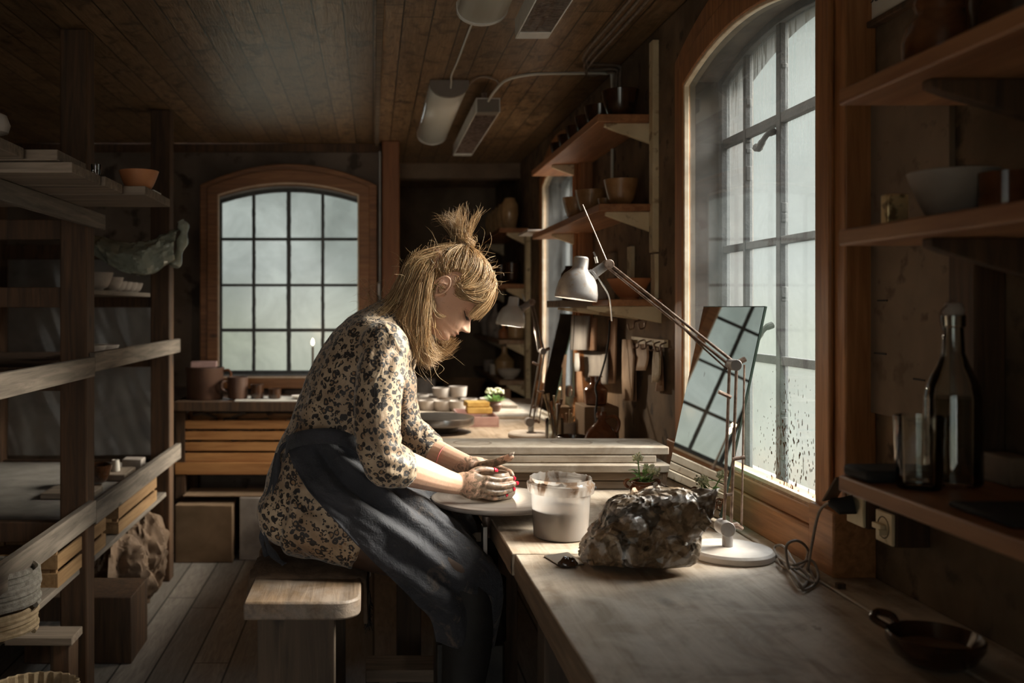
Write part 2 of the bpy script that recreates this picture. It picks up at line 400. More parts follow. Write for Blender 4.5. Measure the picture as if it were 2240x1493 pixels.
def plast(name, c, tr, rough=.3):
    m, t, b, o = newmat(name); t.nodes.remove(b); v = coords(t)
    f = ramp(t, noi(t, v, 5, 5, .8), [(.3, tr*.5), (.7, min(1, tr*1.3))])
    d = mixsh(t, .45, sh(t, 'ShaderNodeBsdfDiffuse', c), sh(t, 'ShaderNodeBsdfTranslucent', c))
    d = mixsh(t, f, d, sh(t, 'ShaderNodeBsdfTransparent', (.9,.9,.9)))
    fr = t.nodes.new('ShaderNodeFresnel'); fr.inputs[0].default_value = 1.45
    t.links.new(mixsh(t, fr.outputs[0], d, sh(t, 'ShaderNodeBsdfGlossy', (1,1,1), rough)), o.inputs[0]); return m
M['sheet'] = plast('plastic_sheet', (.38,.37,.36), .45)
M['bagplastic'] = plast('thin_plastic', (.60,.64,.52), .22, .2)
# mirror
M['mirror'], t, b, o = newmat('silvered_mirror'); b.inputs['Metallic'].default_value = 1; b.inputs['Roughness'].default_value = .01
v = coords(t, rnd=False)
t.links.new(mixc(t, ramp(t, noi(t, v, 9, 6, .6), [(.66, 0.), (.72, 1.)]), (.90,.92,.89), (.30,.25,.20)), b.inputs['Base Color'])
# misted pane of the iron windows
def misted(name, mist=.62, streak=True, gl=(.048,.053,.054)):
    m, t, b, o = newmat(name); t.nodes.remove(b); v = coords(t, rnd=False)
    tc_ = t.nodes.new('ShaderNodeTexCoord'); sp = t.nodes.new('ShaderNodeSeparateXYZ'); t.links.new(tc_.outputs['Object'], sp.inputs[0])
    f = ramp(t, noi(t, v, 3.2, 6, .8, .6), [(.3, mist*.72), (.7, min(1, mist*1.2))])
    if streak:
        vs = coords(t, (1, 1, .07), False)
        st = ramp(t, noi(t, vs, 95, 3, .3), [(.52, 0.), (.60, .55)])
        hz = ramp(t, mth(t, 'MULTIPLY_ADD', noi(t, v, 4, 3), .3, mth(t, 'MULTIPLY', sp.outputs['Z'], .8)), [(.80, 0.), (.93, 1.)])
        f = mth(t, 'SUBTRACT', f, mth(t, 'MULTIPLY', st, hz))
        f = mth(t, 'MAXIMUM', f, .12)
    d = mixsh(t, .72, sh(t, 'ShaderNodeBsdfDiffuse', gl), sh(t, 'ShaderNodeBsdfTranslucent', gl))
    sh0 = mixsh(t, f, sh(t, 'ShaderNodeBsdfTransparent', (.96,.98,.97)), d)
    t.links.new(mixsh(t, .06, sh0, sh(t, 'ShaderNodeBsdfGlossy', (1,1,1), .25)), o.inputs[0]); return m
M['mist'] = misted('misted_pane', .5); M['mistback'] = misted('old_hazy_pane', .45, False, (.10,.11,.108))
# clear inner pane of the near window, spattered with clay low on its right
def spat(t, v):
    vo = t.nodes.new('ShaderNodeTexVoronoi'); vo.inputs['Scale'].default_value = 125; vo.inputs['Randomness'].default_value = 1
    s = t.nodes.new('ShaderNodeMapping'); s.inputs['Scale'].default_value = (1, 1.25, .6); t.links.new(v, s.inputs[0])
    wv = t.nodes.new('ShaderNodeVectorMath'); wv.operation = 'ADD'; nn = t.nodes.new('ShaderNodeTexNoise'); nn.inputs['Scale'].default_value = 50
    t.links.new(s.outputs[0], nn.inputs[0]); sc2 = t.nodes.new('ShaderNodeVectorMath'); sc2.operation = 'SCALE'; sc2.inputs['Scale'].default_value = .02
    t.links.new(nn.outputs['Color'], sc2.inputs[0]); t.links.new(s.outputs[0], wv.inputs[0]); t.links.new(sc2.outputs[0], wv.inputs[1])
    t.links.new(wv.outputs[0], vo.inputs['Vector'])
    sp = t.nodes.new('ShaderNodeSeparateXYZ'); t.links.new(v, sp.inputs[0])
    # density falls off with distance from the lower right corner of the pane
    dz = mth(t, 'SUBTRACT', sp.outputs['Z'], .13); dy = mth(t, 'SUBTRACT', sp.outputs['Y'], -.265)
    r2 = mth(t, 'ADD', mth(t, 'POWER', mth(t, 'ABSOLUTE', dz), 2.), mth(t, 'MULTIPLY', mth(t, 'POWER', mth(t, 'ABSOLUTE', dy), 2.), .9))
    dens = mth(t, 'DIVIDE', .0044, mth(t, 'ADD', r2, .016))
    cs = t.nodes.new('ShaderNodeSeparateColor'); t.links.new(vo.outputs['Color'], cs.inputs[0])
    rad = mth(t, 'MULTIPLY', mth(t, 'MULTIPLY', dens, cs.outputs[0]), 2.6)
    on = mth(t, 'LESS_THAN', vo.outputs['Distance'], mth(t, 'MINIMUM', rad, .42))
    keep = mth(t, 'LESS_THAN', cs.outputs[1], mth(t, 'ADD', mth(t, 'MULTIPLY', dens, 3.6), .03))
    return mth(t, 'MULTIPLY', on, keep)
M['innerglass'] = clearglass('inner_pane', (.97,.98,.975), 1.0, .01, .02, (.65,.66,.64), spat)
M['innerglassb'] = clearglass('inner_pane_back', (.97,.98,.975), .5, .4, .10, (.65,.66,.64))
M['innerglass2'] = clearglass('inner_pane_far', (.97,.98,.975), 1.0, .01, .04, (.65,.66,.64))

# ------------------------------------------------------------------ the room
XW = .985; HC = 2.29; YB = 5.65
def archz(s, s0, s1, zs, rise):
    u = (s-(s0+s1)/2)/((s1-s0)/2); return zs+rise*(1-u*u)
def wallpart(name, mat, fn, s0, s1, h, t0, t1, holes):
    g = G(); cur = s0
    def slab(a, b, z0a, z0b, z1a, z1b):
        if max(z1a-z0a, z1b-z0b) < 1e-4: return
        v = [fn(a,t0,z0a),fn(b,t0,z0b),fn(b,t0,z1b),fn(a,t0,z1a),fn(a,t1,z0a),fn(b,t1,z0b),fn(b,t1,z1b),fn(a,t1,z1a)]
        g.add(v, [(0,1,2,3),(7,6,5,4),(0,4,5,1),(3,2,6,7),(0,3,7,4),(1,5,6,2)])
    for (a, b, zb, zs, rise) in holes:
        slab(cur, a, 0, 0, h, h); slab(a, b, 0, 0, zb, zb); n = 14
        for k in range(n):
            p = a+(b-a)*k/n; q = a+(b-a)*(k+1)/n
            slab(p, q, archz(p,a,b,zs,rise), archz(q,a,b,zs,rise), h, h)
        cur = b
    slab(cur, s1, 0, 0, h, h)
    return struct(g.build(name, mat, fix=True))
RH = lambda s, t, z: (t, s, z)       # walls running along Y
BK = lambda s, t, z: (s, t, z)       # walls running along X
W2 = (1.96, 2.85, .86, 2.00, .075); W3 = (4.37, 5.21, .86, 2.00, .075); W1 = (-.92, -.06, .93, 1.965, .075)
wallpart('wall_right', M['wall'], RH, -1.2, 7.8, HC, XW, 1.13, [W2, W3])
wallpart('wall_back', M['wallback'], BK, -2.5, .05, HC, YB, YB+.14, [W1])
struct(G().box(.05-.06, .05, YB+.14, 7.8, 0, HC).build('wall_recess_side', M['dark']))
struct(G().box(-.01, XW, 7.7, 7.8, 0, HC).build('wall_recess', M['dark']))
struct(G().box(-2.6, -2.5, -1.2, YB, 0, HC).build('wall_left', M['wall']))
wallpart('wall_front', M['wall'], lambda s, t, z: (s, t, z), -2.6, 1.13, HC, -1.2, -1.3, [(-1.55, .05, .72, 1.93, .06)])  # the opening is added, unseen, to hold the fill light
struct(G().box(-2.6, 1.13, -1.3, 7.8, -.06, 0).build('floor', M['floor']))
struct(G().box(-2.6, 1.13, -1.3, 7.8, HC, HC+.06).build('ceiling', M['ceil']))
struct(G().box(.012, .036, -1.2, 7.7, HC-.022, HC).build('trim_1', M['plankXd'], bevel=.003))          # batten along the ceiling
struct(G().box(-2.5, .05, YB-.03, YB, HC-.05, HC).build('trim_2', M['post'], bevel=.004))
struct(G().box(.055, .155, YB-.12, YB+.02, 0, HC).build('trim_3', M['postred'], bevel=.006))           # upright at the end of the back wall
g = G(); g.box(.165, XW, YB+.75, YB+.87, HC-.10, HC); struct(g.build('trim_4', M['dark']))
def archring(g, fn, hole, d, t0, t1, inset=0, dz_top=None, bottom=True, db=None):
    # ring between an opening shrunk by `inset` and the same grown by d
    a, b, zb, zs, rise = hole; n = 20
    def loop(e, eb, et):
        P = []
        A = a-e; B = b+e
        P.append((A, zb-eb)); P.append((B, zb-eb))
        for k in range(n+1):
            s = B+(A-B)*k/n
            P.append((s, archz(s, A, B, zs+et*.62, rise+et*.38)))
        return P
    i = loop(-inset, -inset, -inset); dd = d if dz_top is None else dz_top
    o = loop(d, (d if db is None else db) if bottom else -inset, dd); m = len(i); v = []
    for (s, z) in i: v.append(fn(s, t0, z))
    for (s, z) in o: v.append(fn(s, t0, z))
    for (s, z) in i: v.append(fn(s, t1, z))
    for (s, z) in o: v.append(fn(s, t1, z))
    f = []
    for k in range(m):
        q = (k+1) % m
        f += [(k, q, m+q, m+k), (2*m+k, 3*m+k, 3*m+q, 2*m+q), (k, 2*m+k, 2*m+q, q), (m+k, m+q, 3*m+q, 3*m+k)]
    g.add(v, f)
def pane(fn, hole, t, name, mat, parent, e=0.0):
    a, b, zb, zs, rise = hole; a -= e; b += e; n = 12; rows = []
    for k in range(n+1):
        s = a+(b-a)*k/n; rows.append([fn(s, t, zb-e), fn(s, t, archz(s, a, b, zs, rise))])
    g = G().grid(rows); return g.build(name, mat, parent, fix=False)
def window(name, fn, hole, sgn, tw, label_mats, cols, zbars, latches, glass, misty, wallface):
    a, b, zb, zs, rise = hole
    fm, fmh = label_mats
    root = thing(name, '', '', fn((a+b)/2, wallface, zb)); del root['label']; del root['category']; struct(root)
    g = G()
    archring(g, fn, (a, b, zb, zs, rise), .085, wallface-sgn*.062, wallface, 0, .125, True, .045)
    archring(g, fn, (a+.02, b-.02, .92, 1.985, .07), .021, wallface-sgn*.0625, wallface-sgn*.048, 0, .022, True, .062)
    archring(g, fn, (a+.02, b-.02, .92, 1.985, .07), .062, wallface-sgn*.073, wallface-sgn*.0615, 0, .075)
    g.build('window_frame', fm, root, bevel=.004)
    g = G(); archring(g, fn, (a+.02, b-.02, .92, 1.985, .07), .022, wallface-sgn*.069, wallface-sgn*.054, .008, .02)
    g.build('glazing_bead', M['beadpaint'], root, bevel=.002)
    s0, s1 = a-.085, b+.085
    if name != 'window_1':
        g = G()
        def bx(S0, S1, T0, T1, Z0, Z1):
            p = fn(S0, T0, Z0); q = fn(S1, T1, Z1); g.box(min(p[0],q[0]), max(p[0],q[0]), min(p[1],q[1]), max(p[1],q[1]), Z0, Z1)
        bx(s0+.10, s1-.10, wallface-.086, wallface, .80, .878); bx(s0+.10, s1-.10, wallface-.078, wallface, .878, .915)
        bx(s0-.002, s0+.105, wallface-.0865, wallface-.0005, .80, .93); bx(s1-.105, s1+.002, wallface-.0865, wallface-.0005, .80, .93)
        g.build('sill_rail', fmh, root, bevel=.004)
    pane(fn, (a+.02, b-.02, .92, 1.985, .07), wallface-sgn*.052, 'inner_pane', glass, root)
    g = G(); archring(g, fn, hole, 0, wallface-sgn*.047, wallface+sgn*.142, .0035); g.build('plaster_reveal', M['reveal'], root)
    # old iron window further out
    to = wallface+sgn*.055; g = G()
    def bar(S0, S1, Z0, Z1, th=.022):
        p = fn(S0, to-sgn*th/2, Z0); q = fn(S1, to+sgn*th/2, Z1)
        g.box(min(p[0],q[0]), max(p[0],q[0]), min(p[1],q[1]), max(p[1],q[1]), Z0, Z1)
    archring(g, fn, (a, b, zb, zs, rise), .004, to-.014, to+.014, .026)
    for (c, wd) in cols: bar(c-wd/2, c+wd/2, zb, archz(c, a, b, zs, rise))
    for (z, wd) in zbars: bar(a, b, z-wd/2, z+wd/2, .018)
    for k in range(70):   # scraps of old putty along the bars
        c, wd = random.choice(cols); z = random.uniform(zb+.03, zs-.02); sd_ = random.choice((-1, 1))
        bar(c+sd_*wd/2-.002, c+sd_*wd/2+.002, z, z+random.uniform(.01, .04), .016)
    gf = g.build('iron_frame', M['iron'], root, bevel=.002)
    for (s, z) in latches:
        g = G(); P = [fn(s, to-sgn*.012, z+.02), fn(s, to-sgn*.03, z+.012), fn(s+.02, to-sgn*.036, z-.004), fn(s+.045, to-sgn*.034, z-.014), fn(s+.066, to-sgn*.034, z-.010)]
        g.tube(catmull(P, 4), [.009]*4+[.007]*4+[.009]*4+[.011]*4+[.006], 8)
        g.build('window_latch', M['iron'], gf)
    pane(fn, (a, b, zb, zs, rise), to+sgn*.002, 'misted_pane', misty, root)
    return root
M['beadpaint'] = plain('pale_bead', (.66,.50,.34), (.80,.66,.50), 30, .4, bmp=.1)
Xo = XW+.055
def yo(px): return yx(px, Xo)
window('window_2', RH, W2, 1, 0, (M['frame'], M['frameY']), [(yo(1636), .016), (yo(1711), .026), (yo(1797), .020)],
       [(1.81, .026), (1.50, .020), (1.195, .022)], [(yo(1705), 1.76), (yo(1700), 1.265)], M['innerglass'], M['mist'], XW)
window('window_3', RH, W3, 1, 0, (M['frame'], M['frameY']), [(4.58, .018), (4.79, .024), (5.0, .018)],
       [(1.81, .022), (1.50, .020), (1.195, .022)], [], M['innerglass2'], M['mist'], XW)
def xb(px): return (px-815)/F*(YB+.05)
window('window_1', BK, W1, 1, 0, (M['frameX'], M['frameX']), [(xb(555), .018), (xb(631.5), .024), (xb(706), .018)],
       [(1.735, .018), (1.462, .016), (1.195, .020)], [], M['innerglassb'], M['mistback'], YB)
# ------------------------------------------------------------------ worktops
t_ = thing('workbench', 'long dusty wooden worktop under the near window, holding bucket, clay bag and lamp', 'workbench', (.6, 1.6, 0))
def slab(name, mat, poly, z0, z1, parent, bevel=.003):
    g = G(); n = len(poly); g.add([(x, y, z0) for x, y in poly]+[(x, y, z1) for x, y in poly],
        [tuple(range(n-1, -1, -1)), tuple(range(n, 2*n))]+[(k, (k+1) % n, n+(k+1) % n, n+k) for k in range(n)])
    return g.build(name, mat, parent, bevel=bevel)
slab('top_board', M['bench'], [(.330,.35),(.862,.35),(.862,2.062),(.306,2.062)], .752, .80, t_)
slab('top_board', M['bench'], [(.300,2.066),(.862,2.066),(.862,3.04),(.292,3.04)], .752, .80, t_)
G().box(.866, .984, .35, 3.04, .766, .802).build('wall_strip', M['bench'], t_, bevel=.003)
g = G(); nn_ = 60
for (ya, yb2, xa, xb2) in ((.35, 2.062, .330, .306), (2.066, 3.04, .300, .292)):
    rws = []
    for k in range(nn_+1):
        y = lerp(ya, yb2, k/nn_); x = lerp(xa, xb2, k/nn_); w1 = .0022*noise.noise(Vector((y*22, 1, 0))); w2 = .003*noise.noise(Vector((y*30, 7, 0)))
        rws.append([Vector((x+.004, y, .7995)), Vector((x-.001+w1, y, .7965)), Vector((x-.003-w2, y, .776)), Vector((x-.002+w1, y, .754)), Vector((x+.004, y, .7525))])
    g.grid(rws)
g.build('worn_edge', M['benchedge'], t_, fix=False)
G().box(.345, .385, .4, 3.0, .67, .752).build('apron_rail', M['benchedge'], t_, bevel=.003)
for y in (.9, 2.0, 2.95):
    G().box(.35, .44, y-.04, y+.04, 0, .752).build('leg', M['stoolleg'], t_, bevel=.004)
    G().box(.35, .95, y-.03, y+.03, .70, .75).build('cross_rail', M['benchedge'], t_, bevel=.004)
t_ = thing('rear_worktop', 'bright dusty wooden worktop under the far window, behind the plank stack', 'workbench', (.55, 4.2, 0))
G().box(.06, .982, 3.05, 5.6, .76, .80).build('top_board', M['bench'], t_, bevel=.003)
for x in (.12, .9):
    for y in (3.2, 5.45): G().box(x-.04, x+.04, y-.04, y+.04, 0, .76).build('leg', M['stoolleg'], t_, bevel=.004)
# ------------------------------------------------------------------ stack of planks
specs = [(.17,.865,2.80,2.985,.9005,.9235,'plankX'), (.20,.828,2.80,2.97,.877,.8985,'plankX'), (.15,.862,2.77,2.97,.853,.8755,'plankX'),
         (.22,.842,2.785,2.95,.828,.851,'plankXd'), (.315,.815,2.79,2.96,.802,.826,'plankXd')]
lab = ['dusty plank with round pot stains on top of the stack behind the bucket', 'second plank from the top of the stack behind the bucket',
       'longest-jutting plank in the middle of the stack behind the bucket', 'dark fourth plank down the stack behind the bucket', 'dark bottom plank of the stack lying on the worktop']
def ringst(name):
    m = M['plankX'].copy(); m.name = name; t = m.node_tree; b = t.nodes['Principled BSDF']; src = b.inputs['Base Color'].links[0].from_socket
    tc = t.nodes.new('ShaderNodeTexCoord'); f = None
    for (x, y, r) in ((.30-.5175, -.005, .055), (.60-.5175, .01, .060), (.79-.5175, .0, .05)):
        sb = t.nodes.new('ShaderNodeVectorMath'); sb.operation = 'DISTANCE'; sb.inputs[1].default_value = (x, y, .0115)
        t.links.new(tc.outputs['Object'], sb.inputs[0])
        q = mth(t, 'LESS_THAN', mth(t, 'ABSOLUTE', mth(t, 'SUBTRACT', sb.outputs['Value'], r)), .004)
        q = mth(t, 'MAXIMUM', q, mth(t, 'MULTIPLY', mth(t, 'LESS_THAN', sb.outputs['Value'], r), .35))
        f = q if f is None else mth(t, 'MAXIMUM', f, q)
    t.links.new(mixc(t, mth(t, 'MULTIPLY', f, .7), src, (.16,.11,.075)), b.inputs['Base Color']); return m
for (x0,x1,y0,y1,z0,z1,mn), lb in zip(specs, lab):
    c = ((x0+x1)/2, (y0+y1)/2, (z0+z1)/2)
    tag(G().box(x0,x1,y0,y1,z0,z1).build('plank', ringst('ring_stained_plank') if lb is lab[0] else M[mn], loc=c, bevel=.003), lb, 'plank', 'planks stacked behind the bucket')
# ------------------------------------------------------------------ bench and blanket
t_ = thing('wooden_bench', 'tall worn plank bench with rounded near corner, carrying the potter', 'bench', (-.155, 2.5, 0))
def rounded(x0, x1, y0, y1, r0, r1, n=6):
    P = []
    for (cx, cy, r, a0) in ((x0+r0, y0+r0, r0, PI), (x1-r1, y0+r1, r1, 1.5*PI), (x1-.01, y1-.01, .01, 0), (x0+.01, y1-.01, .01, PI/2)):
        for k in range(n+1):
            a = a0+PI/2*k/n; P.append((cx+r*math.cos(a), cy+r*math.sin(a)))
    return P
zt = .698
slab('seat_board', M['stool'], rounded(-.278, -.026, 2.06, 2.98, .006, .055), zt-.040, zt, t_, bevel=.005)
G().box(-.252, -.082, 2.095, 2.145, .0, zt-.040).build('leg_board', M['stoolleg'], t_, bevel=.003)
G().box(-.252, -.082, 2.88, 2.93, .0, zt-.040).build('leg_board', M['stoolleg'], t_, bevel=.003)
G().box(-.19, -.145, 2.145, 2.88, .24, .32).build('stretcher', M['stoolleg'], t_, bevel=.003)
tag(G().box(-.02, .34, 2.74, 2.86, .26, .295).build('foot_board', M['greyX'], loc=(.16, 2.8, .28), bevel=.003), 'low grey foot board behind the dark boots under the worktop', 'foot rest')
G_ = bpy.data.objects['foot_board']
for x in (.0, .32):
    g = G().box(x-.02, x+.02, 2.77, 2.83, 0, .26); g.build('support', M['stoolleg'], G_, bevel=.003)
g = G(); rows = []
for i in range(25):
    y = 2.235+.55*i/24; r = []
    for k in range(31):
        u = k/30; x = -.30+.285*u
        z = zt+.007+.009*noise.noise(Vector((x*14, y*9, 1)))+.006
        if u < .12: z -= (.12-u)/.12*(.055+.02*noise.noise(Vector((y*12, 0, 3)))); x = -.289-.010*noise.noise(Vector((y*20, 2, 0)))+u*.06
        if u > .86: z -= (u-.86)/.14*(.115+.02*noise.noise(Vector((y*15, 0, 7)))); x = -.018+.012*noise.noise(Vector((y*20, 5, 0)))+.02*(u-.86)
        if i < 2: z -= .006*(2-i)
        r.append(Vector((x, y, z)))
    rows.append(r)
bl = g.grid(rows).build('felt_blanket', M['felt'], loc=(-.15, 2.5, zt), solid=.009, fix=False)
tag(bl, 'folded brown felt blanket with frayed edge on the bench under the potter', 'blanket')
g = G()
for k in range(90):
    y = random.uniform(2.25, 2.5)
    for (x, z) in ((-.291, zt-.045), (-.010, zt-.10)):
        g.tube([(x, y, z), (x+random.uniform(-.006,.006), y+random.uniform(-.006,.006), z-.012), (x+random.uniform(-.012,.012), y+random.uniform(-.01,.01), z-random.uniform(.018,.034))], .0008, 3, False)
g.build('fringe', M['black'], bl)
# ------------------------------------------------------------------ potter's wheel
WX, WY = (1081-815)/F*2.42, 2.42
t_ = thing('potters_wheel', 'spinning steel potters wheel head on a shaft before the seated woman', 'potters wheel', (WX, WY, 0))
def wheelmat():
    m, t, b, o = newmat('spinning_wheel_steel'); tc = t.nodes.new('ShaderNodeTexCoord'); sp = t.nodes.new('ShaderNodeSeparateXYZ'); t.links.new(tc.outputs['Object'], sp.inputs[0])
    r = mth(t, 'SQRT', mth(t, 'ADD', mth(t, 'POWER', mth(t, 'ABSOLUTE', sp.outputs[0]), 2.), mth(t, 'POWER', mth(t, 'ABSOLUTE', sp.outputs[1]), 2.)))
    cv = t.nodes.new('ShaderNodeCombineXYZ'); t.links.new(r, cv.inputs[0])
    f = noi(t, cv.outputs[0], 75, 5, 0, .7)
    c = ramp(t, f, [(.35, (.24,.20,.17)), (.65, (.40,.355,.32))])
    clay = ramp(t, mth(t, 'ADD', r, mth(t, 'MULTIPLY', f, .03)), [(.075, 1.), (.11, 0.)])
    t.links.new(mixc(t, clay, c, mixc(t, f, (.20,.155,.115), (.48,.40,.31))), b.inputs['Base Color'])
    b.inputs['Metallic'].default_value = .45; b.inputs['Roughness'].default_value = .38; return m
zw = .852; R = .159
G().lathe([(0,zw),(.06,zw),(R-.006,zw),(R-.001,zw-.002),(R,zw-.007),(R-.003,zw-.013),(R-.02,zw-.018),(.05,zw-.02),(.0,zw-.02)], (WX,WY,0), 96).build('wheel_head', wheelmat(), t_)
G().lathe([(.0,.838),(.040,.838),(.042,.825),(.022,.812),(.012,.804),(.012,.79),(.012,.76),(.014,.75),(.014,.40),(.0,.40)], (WX-.018,WY,0), 24).build('shaft', M['rod'], t_)
G().lathe([(.0,.752),(.05,.752),(.055,.745),(.055,.66),(.075,.65),(.075,.50),(.0,.50)], (WX-.045,WY,0), 28).build('bearing_housing', M['blackm'], t_)
G().box(WX-.15, WX+.02, WY-.05, WY+.05, 0, .5).build('pedestal', M['blackm'], t_, bevel=.006)
G().box(WX-.04, WX-.028, WY-.10, WY-.06, .70, .80).build('bracket_plate', M['steel'], t_, bevel=.002)
g = G().lathe([(0,.001),(.10,.001),(.125,.006),(.128,.014),(.120,.012),(.10,.006),(0,.006)], (0,0,0), 40)
tag(g.build('tray_plate', M['blackm'], loc=(.49, 2.58, .8005)), 'flat dark metal plate lying on the worktop right behind the wheel', 'plate')
g = G()
for k in range(9):
    a = [Vector((.44+.002*k, 2.70+.004*k, .804+.006*k)), Vector((.50, 2.69, .812+.006*k)), Vector((.55, 2.705-.002*k, .806+.005*k)), Vector((.60+.004*k, 2.72, .803+.002*k))]
    g.tube(catmull(a, 5), .0048, 6)
tag(g.build('hose_bundle', M['black'], loc=(.5, 2.7, .80)), 'black cord bundle lying between the pot and the plank stack', 'cord')
# ------------------------------------------------------------------ second wheel and things on the rear worktop
def lathe_thing(name, prof, mat, loc, label, cat, group=None, n=32, wob=0):
    return tag(_lt(name, prof, mat, loc, n, wob), label, cat, group)
def _lt(name, prof, mat, loc, n, wob):
    g = G().lathe(prof, (0,0,0), n, wob=wob); me = g.mesh(name); o = link(name, me, mat, None, Vector(loc)); return o
def bowlp(r, h, foot=.5, th=.006, bulge=.45):
    P = [(0, .0), (r*foot, 0), (r*foot, .006)]
    for k in range(1, 9): 
        u = k/8; P.append((r*(foot+(1-foot)*u**bulge) , .006+(h-.006)*u))
    P.append((r-th*.5, h+th*.3)); P.append((r-th, h))
    for k in range(7, 0, -1):
        u = k/8; P.append((r*(foot+(1-foot)*u**bulge)-th, .010+(h-.006)*u))
    P.append((0, .012)); return P
def cupp(r, h, th=.004, top=1.1):
    return [(0,0),(r*.92,0),(r,.006),(r*lerp(1,top,.5),h*.5),(r*top,h),(r*top-th,h),(r*lerp(1,top,.5)-th,h*.5),(r-th,.012),(0,.01)]
def bottlep(r, h, neck=.3, sh=.55, nt=.85):
    P = [(0,0),(r*.8,0),(r*.92,.004)]
    for k in range(9):
        u = k/8; P.append((r*(.92+.08*math.sin(u*PI*.5)), h*sh*u+.004))
    for k in range(1, 9):
        u = k/8; P.append((lerp(r, r*neck, (1-math.cos(u*PI))/2), h*lerp(sh, nt, u)))
    P += [(r*neck, h*.95), (r*neck*1.25, h*.965), (r*neck*1.25, h), (r*neck*.8, h), (r*neck*.7, h*.8), (0, h*.78)]; return P
p = at(957, 921, 4.05)
t_ = thing('spare_wheel_head', 'broad steel turntable disc on the rear worktop beside the woman', 'turntable', (p.x, 4.1, .80))
c = (p.x, 4.1, 0)
G().lathe([(0,.802),(.09,.802),(.09,.83),(.0,.83)], c, 32).build('base', M['blackm'], t_)
G().lathe([(0,.832),(.155,.832),(.16,.836),(.16,.862),(.157,.866),(0,.866)], c, 64).build('disc', M['steel'], t_)
def bx(name, x0,x1,y0,y1,z0,z1, mat, label, cat, group=None, bevel=.004, rz=0):
    c = Vector(((x0+x1)/2, (y0+y1)/2, z0)); g = G().box(x0-c.x,x1-c.x,y0-c.y,y1-c.y,0,z1-z0)
    me = g.mesh(name); o = link(name, me, mat, None, c, bevel); o.rotation_euler.z = rz; return tag(o, label, cat, group)
# pink tray with two ochre bricks
t_ = thing('clay_tray', 'long pinkish tray on the rear worktop under two ochre sponges', 'tray', (.47, 4.35, .80))
G().box(.385,.56,4.25,4.60,.801,.807).build('tray_floor', M['redpink'], t_)
g = G(); g.box(.385,.393,4.25,4.60,.807,.845); g.box(.552,.56,4.25,4.60,.807,.845); g.box(.393,.552,4.25,4.258,.807,.845); g.box(.393,.552,4.592,4.60,.807,.845); g.build('tray_rim', M['redpink'], t_, bevel=.002)
bx('sponge_block', .43,.545,4.36,4.45,.846,.874, M['brick'], 'lower ochre sponge block resting across the pink tray', 'sponge', 'ochre sponges', .005)
bx('sponge_block', .425,.53,4.37,4.46,.8745,.900, M['brick'], 'upper ochre sponge block on top of the other one', 'sponge', 'ochre sponges', .005, .12)
bx('work_board', .52,.76,4.55,5.0,.801,.815, M['plankX'], 'thin pale board lying on the rear worktop below the small plant', 'board', None, .002)
bx('work_board', .60,.74,4.9,5.25,.8155,.832, M['plankX'], 'smaller pale board stacked behind the small plant', 'board', None, .002)
# small potted plants
def leaf(g, base, d, L, wd, droop=.2):
    d = unit(d); side = unit(d.cross(Vector((0,0,1)))) if abs(d.z) < .95 else Vector((1,0,0)); rows = []
    for i in range(7):
        u = i/6; wq = wd*math.sin(PI*min(u*.92+.08, 1))**.8*(1-u*.2); p = base+d*L*u-Vector((0,0,1))*droop*L*u*u
        up = side.cross(d); rows.append([p-side*wq, p-up*wq*.25, p+side*wq])
    g.grid(rows)
def pot_profile(r, h):
    return [(0,0),(r*.62,0),(r*.66,.003),(r*.86,h*.35),(r*.98,h*.6),(r*.95,h*.72),(r*.80,h*.82),(r*.80,h*.88),(r*.93,h*.97),(r*.93,h),(r*.84,h),(r*.74,h*.85),(r*.74,h*.8),(0,h*.8)]
p = at(1398, 1098, 2.63)
t_ = thing('flower_pot', 'small glossy brown handled pot with budding green plant beside the bucket', 'potted plant', (p.x, 2.60, .80))
PX = p.x; pr = .036; ph = .062
G().lathe([(a, b+.8005) for a, b in pot_profile(pr, ph)], (PX, 2.60, 0), 36).build('pot', M['brownglaze'], t_)
for s in (-1, 1):
    a = [Vector((PX+s*pr*.8, 2.60, .8005+ph*.95)), Vector((PX+s*pr*1.15, 2.60, .8005+ph*1.0)), Vector((PX+s*pr*1.3, 2.60, .8005+ph*.85)), Vector((PX+s*pr*1.05, 2.60, .8005+ph*.68))]
    G().tube(catmull(a, 5), .0045, 8).build('handle', M['brownglaze'], t_)
g = G(); gl = G(); gb = G(); z0 = .85
for (tx, ty, tz, r, nb) in ((-.012, 0, .122, .015, 46), (.032, .0, .085, .018, 60), (.018, .02, .09, .012, 26)):
    a = catmull([Vector((PX+.1*tx, 2.60, z0)), Vector((PX+tx*.6, 2.60+ty*.5, z0+.4*(tz-.05))), Vector((PX+tx, 2.60+ty, z0+tz-.05))], 6); g.tube(a, .0018, 6)
    for k in range(nb):
        q = Vector((random.gauss(0,1), random.gauss(0,1), random.gauss(0,.7))); q = unit(q)*r*random.uniform(.3, 1)
        gb.ball(a[-1]+q+Vector((0,0,.004)), random.uniform(.0024,.0042), 6, 4)
for k in range(26):
    an = random.uniform(0, 2*PI); zz = z0+random.uniform(0, .035)
    leaf(gl, Vector((PX+.006*math.cos(an), 2.60+.006*math.sin(an), zz)), Vector((math.cos(an), math.sin(an), random.uniform(.2,.9))), random.uniform(.022,.042), .006)
for (x, z, d) in ((-.008,.905,(-1,-.2,.5)), (-.010,.905,(1,-.2,-.1)), (-.009,.888,(-1,-.3,.3)), (-.006,.872,(-1,-.3,-.1)), (.0,.868,(-.8,-.5,-.6))): leaf(gl, Vector((PX+x, 2.60, z)), Vector(d), .036, .0065)
g.build('stem', M['green'], t_); gl.build('leaves', M['green'], t_, fix=False); gb.build('flower_head', M['bud'], t_)
p = at(1085, 908, 4.7)
